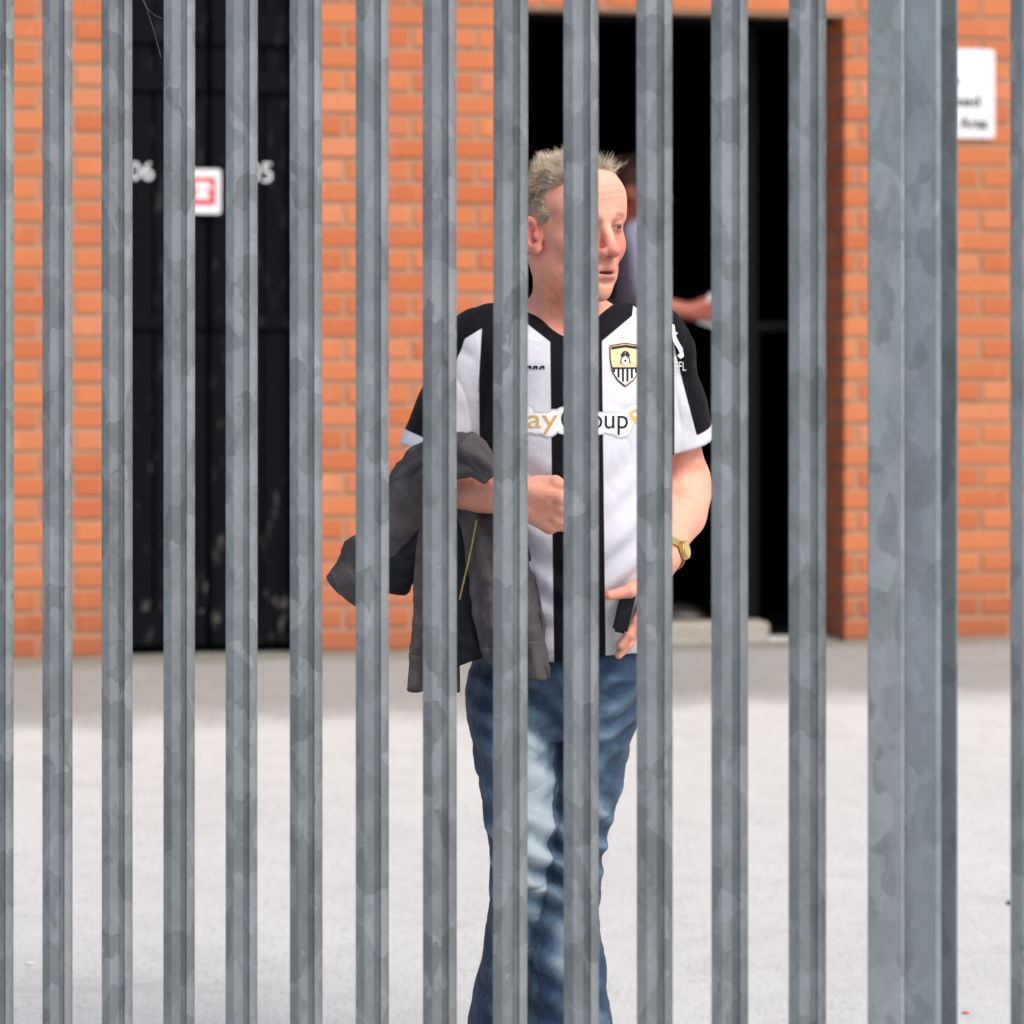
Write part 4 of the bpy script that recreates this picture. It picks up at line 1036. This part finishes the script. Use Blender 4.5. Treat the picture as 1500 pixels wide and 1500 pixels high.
g = Grid((-.3, -.34, 0.86), (.3, .34, 1.5), .006); g.loft(T2, .02)
for A_, B_ in ((s2, e2), (s3, e3)): g.cap(P2(936, 345), A_, .06, .062, .03); g.cap(A_, A_ + (B_ - A_) * .75, .064, .062, .03)
v2, q2 = g.nets(); v2 = relax(v2, q2, 3); v2 = v2 + normals(v2, q2) * (wav(v2, 30, 81) * .006)[:, None]
mesh_obj('shirt', npmesh('shirt', v2, q2), plain('lavender_cotton', (.27, .27, .37), .8, .1, .06, 30), other, smooth=True)
g = Grid((-.2, -.24, 0.0), (.24, .24, 1.02), .007)
g.loft([(z, .01, 0, rx, ry) for z, rx, ry in ((.78, .12, .175), (.92, .118, .172), (1.0, .11, .165))], .02)
for sy in (-1, 1): g.loft([(.03, .0, sy * .10, .075, .07), (.45, .01, sy * .095, .075, .07), (.80, .01, sy * .085, .10, .09)], .02); 
v2, q2 = g.nets(); v2 = relax(v2, q2, 3); mesh_obj('trousers', npmesh('trousers', v2, q2), plain('black_cloth', (.012, .012, .014), .85, .1), other, smooth=True)
for sy in (-1, 1):
    g = Grid((-.12, -.08, -.005), (.24, .08, .14), .006); g.ell((.12, 0, .03), (.10, .045, .038), None, .02); g.ell((-.01, 0, .036), (.075, .038, .045), None, .02); v2, q2 = g.nets(); so = mesh_obj('shoe', npmesh('shoe', v2, q2), MSHOE, other, smooth=True); so.location = (0, sy * .1, 0)
pc = px(1040, 458, Y2 - .22)
bm = bmesh.new(); add_box(bm, -.03, .10, -.0008, .0008, -.05, .07)
o = mesh_obj('paper', bm_mesh('paper', bm), MWHITE); o.location = pc; o.rotation_euler = (R(20), R(18), R(12)); tag(o, 'white sheet of paper held out in the dark doorway', 'paper')

# ------------------------------------------------------------------ inside the doorway: a low steel barrier
br = empty('barrier', tuple(px(1150, 900, 10.9) * np.array([1, 1, 0]) + np.array([0, 0, GZ + .012])), PHI); tag(br, 'dark steel handrail barrier standing inside the doorway', 'barrier')
MBR = plain('grey_steel', (.045, .045, .05), .5, .2, .2, 60)
zr = EYE + (HZ - 478) / F * 10.9 - GZ - .012
mesh_obj('rail', tube_mesh('rail', [(-.16, 0, zr), (.5, 0, zr)], .022, 12), MBR, br)
for xx in (-.12, .46): mesh_obj('leg', tube_mesh('leg', [(xx, 0, 0), (xx, 0, zr - .01)], .02, 12), MBR, br)

# ------------------------------------------------------------------ litter on the tarmac, cobweb on the gate
def on_ground(x, y):
    lo, hi = 5.2, 11.
    for _ in range(40):
        mid_ = (lo + hi) / 2; p = px(x, y, mid_)
        if p[2] > gz(p[0], p[1]): lo = mid_
        else: hi = mid_
    return p
def scrap(name, x, y, size, mat, label, cat, seed, flat=.5):
    bm = bmesh.new(); bmesh.ops.create_icosphere(bm, subdivisions=2, radius=1); rg = random.Random(seed)
    for v in bm.verts: v.co = Vector((v.co.x * size[0] * rg.uniform(.75, 1.2), v.co.y * size[1] * rg.uniform(.75, 1.2), v.co.z * size[2] * rg.uniform(.8, 1.1)))
    o = mesh_obj(name, bm_mesh(name, bm), mat, smooth=True); p = on_ground(x, y); o.location = (p[0], p[1], gz(p[0], p[1]) + size[2] * .7); tag(o, label, cat)
scrap('chewing_gum', 43, 1412, (.011, .012, .003), MWHITE, 'tiny white lump of chewing gum on the tarmac', 'litter', 1)
scrap('stone', 1478, 1325, (.008, .008, .006), plain('dark_stone', (.05, .045, .04)), 'small dark stone lying on the tarmac near the wide post', 'stone', 2)
scrap('wrapper', 1415, 1485, (.008, .006, .003), plain('red_foil', (.55, .08, .05)), 'tiny red scrap of wrapper on the tarmac by the wide post', 'litter', 3)
web = empty('cobweb', tuple(px(221, 40, 4.72))); tag(web, 'thin cobweb strands strung between two gate pales before black doors', 'cobweb')
MWEB = plain('web_silk', (.45, .45, .45), .4, .5)
for k, pts in enumerate((((190, -30), (212, 5), (224, 40), (236, 84)), ((206, -8), (216, 12), (226, 22), (237, 27)))):
    mesh_obj('strand', tube_mesh('strand', [px(x, y, 4.70) - px(221, 40, 4.72) for x, y in pts], .00022, 4), MWEB, web)
